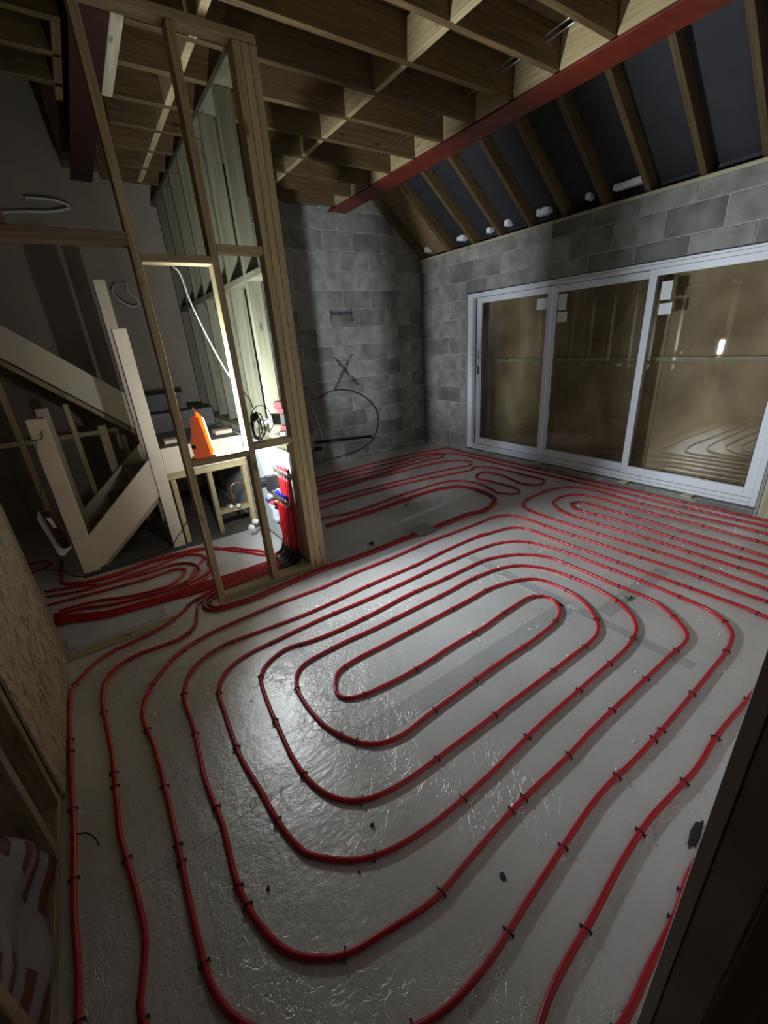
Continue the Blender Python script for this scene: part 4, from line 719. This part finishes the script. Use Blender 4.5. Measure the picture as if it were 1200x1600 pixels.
def bag():
    bm = bmesh.new(); nu, nv = 26, 18; g = []
    for i in range(nu+1):
        row = []
        for j in range(nv+1):
            y = .30+1.22*i/nu; top = .60-.10*((y-.3)/1.22)**2+.05*math.sin(y*11)+.03*math.sin(y*23+1)
            if y > 1.25: top -= (y-1.25)*.9
            z = .05+(top-.05)*j/nv
            x = -.560+.018*math.sin(y*17+z*9)+.012*math.sin(z*25+y*5)-.03*(j/nv)**3
            row.append(bm.verts.new((x, y, z)))
        g.append(row)
    for a, b_ in zip(g, g[1:]):
        for j in range(nv): bm.faces.new((a[j], b_[j], b_[j+1], a[j+1]))
    r = bmesh.ops.extrude_face_region(bm, geom=bm.faces[:]); bmesh.ops.translate(bm, verts=[v for v in r['geom'] if isinstance(v, bmesh.types.BMVert)], vec=(-.035, 0, 0))
    return bm_mesh(bm, 'bag', True)
o = obj('insulation_pack', bag(), M_wrap); tag(o, 'white plastic wrapped pack with red printed bars at the foot of the left wall', 'pack')

def lump(name, x, y, sx, sy, sz, mat, label, cat, rot=0, seed=1):
    rn = random.Random(seed); bm = bmesh.new(); bmesh.ops.create_icosphere(bm, subdivisions=2, radius=1)
    for v in bm.verts:
        k = rn.uniform(.65, 1.1); v.co = Vector((v.co.x*sx*k, v.co.y*sy*k, max(v.co.z*sz*k, -sz*.6)))
    zmin = min(v.co.z for v in bm.verts)
    o = obj(name, bm_mesh(bm), mat, None, T(x, y, .0005-zmin) @ Matrix.Rotation(rot, 4, 'Z')); tag(o, label, cat, 'dark scraps on the foil floor'); return o
lump('scrap_chip', .46, .94, .010, .008, .009, M_drk, 'dark curled scrap inside the third ring of the big oval', 'scrap', .4, 1)
lump('scrap_chip', .34, .84, .007, .005, .005, M_drk, 'tiny dark chip just below the third ring of the big oval', 'scrap', 1., 2)
lump('scrap_chip', .73, .53, .014, .012, .003, M_drk, 'flat brown smear like chip in the lower middle of the floor', 'scrap', 1., 3)
lump('scrap_chip', .06, .99, .010, .007, .006, M_drk, 'dark chip between the rings at lower left of the floor', 'scrap', 1., 4)
lump('scrap_chip', 1.38, .20, .075, .016, .006, M_drk, 'long dark strip of debris at the foot of the right reveal', 'scrap', .08, 5)
lump('scrap_chip', 1.80, 2.97, .03, .022, .012, M_drk, 'dark lump on the bare grey patch beyond the pipe pair', 'scrap', .3, 6)
lump('scrap_chip', 2.62, 3.50, .022, .016, .012, M_drk, 'small dark lump beside the far edge of the bare grey patch', 'scrap', .3, 7)
tp = bar('tape_patch', (2.21, 2.77, .024), (2.42, 2.95, .0265), M_lgrey); tag(tp, 'pale square tape patch stuck over the pair of red pipes', 'tape')
bm = bmesh.new()
for a, l in ((.3, .05), (1.7, .045), (2.9, .035)):
    d = Vector((math.cos(a), math.sin(a), 0)); n = Vector((-d.y, d.x, 0))
    v = [bm.verts.new(p) for p in ((0, 0, .004), d*l*.5+n*.012+Vector((0, 0, .014)), d*l+Vector((0, 0, .006)), d*l*.5-n*.012+Vector((0, 0, .010)))]
    bm.faces.new(v)
lf = obj('leaf_scrap', bm_mesh(bm), M_leaf, None, T(2.64, 1.06, 0)); tag(lf, 'small green leaf scrap beside the fourth ring of the big oval', 'leaf')
cw = tube('loose_clip', spline([(-.49, 1.62, .012), (-.46, 1.60, .016), (-.43, 1.555, .014), (-.42, 1.52, .008)], .01), .003, M_drk, None, 6); tag(cw, 'loose curved dark clip lying by the outermost pipe at left', 'clip')
# small white flecks scattered over the foil
bm = bmesh.new()
for i in range(520):
    if random.random() < .65: x = random.uniform(1.8, 4.6); y = random.uniform(.4, 3.2)
    elif random.random() < .5: x = random.uniform(2.0, 4.6); y = random.uniform(3.4, 5.2)
    else: x = random.uniform(-.4, 2.6); y = random.uniform(.3, 2.8)
    s = random.choice((.002, .003, .003, .004, .006)); a = random.uniform(0, 3)
    d = Vector((math.cos(a), math.sin(a), 0))*s*random.uniform(.8, 2); n = Vector((-math.sin(a), math.cos(a), 0))*s*.6
    c = Vector((x, y, 0)); P = [c-d-n, c+d-n, c+d+n, c-d+n]
    v = [bm.verts.new((p.x, p.y, .0012)) for p in P]; t = bm.verts.new((x, y, .0012+s))
    bm.faces.new(v[::-1])
    for k in range(4): bm.faces.new((v[k], v[(k+1) % 4], t))
o = obj('white_flecks', bm_mesh(bm), M_foam); tag(o, 'scattered small white flecks over the foil floor', 'debris', kind='stuff')
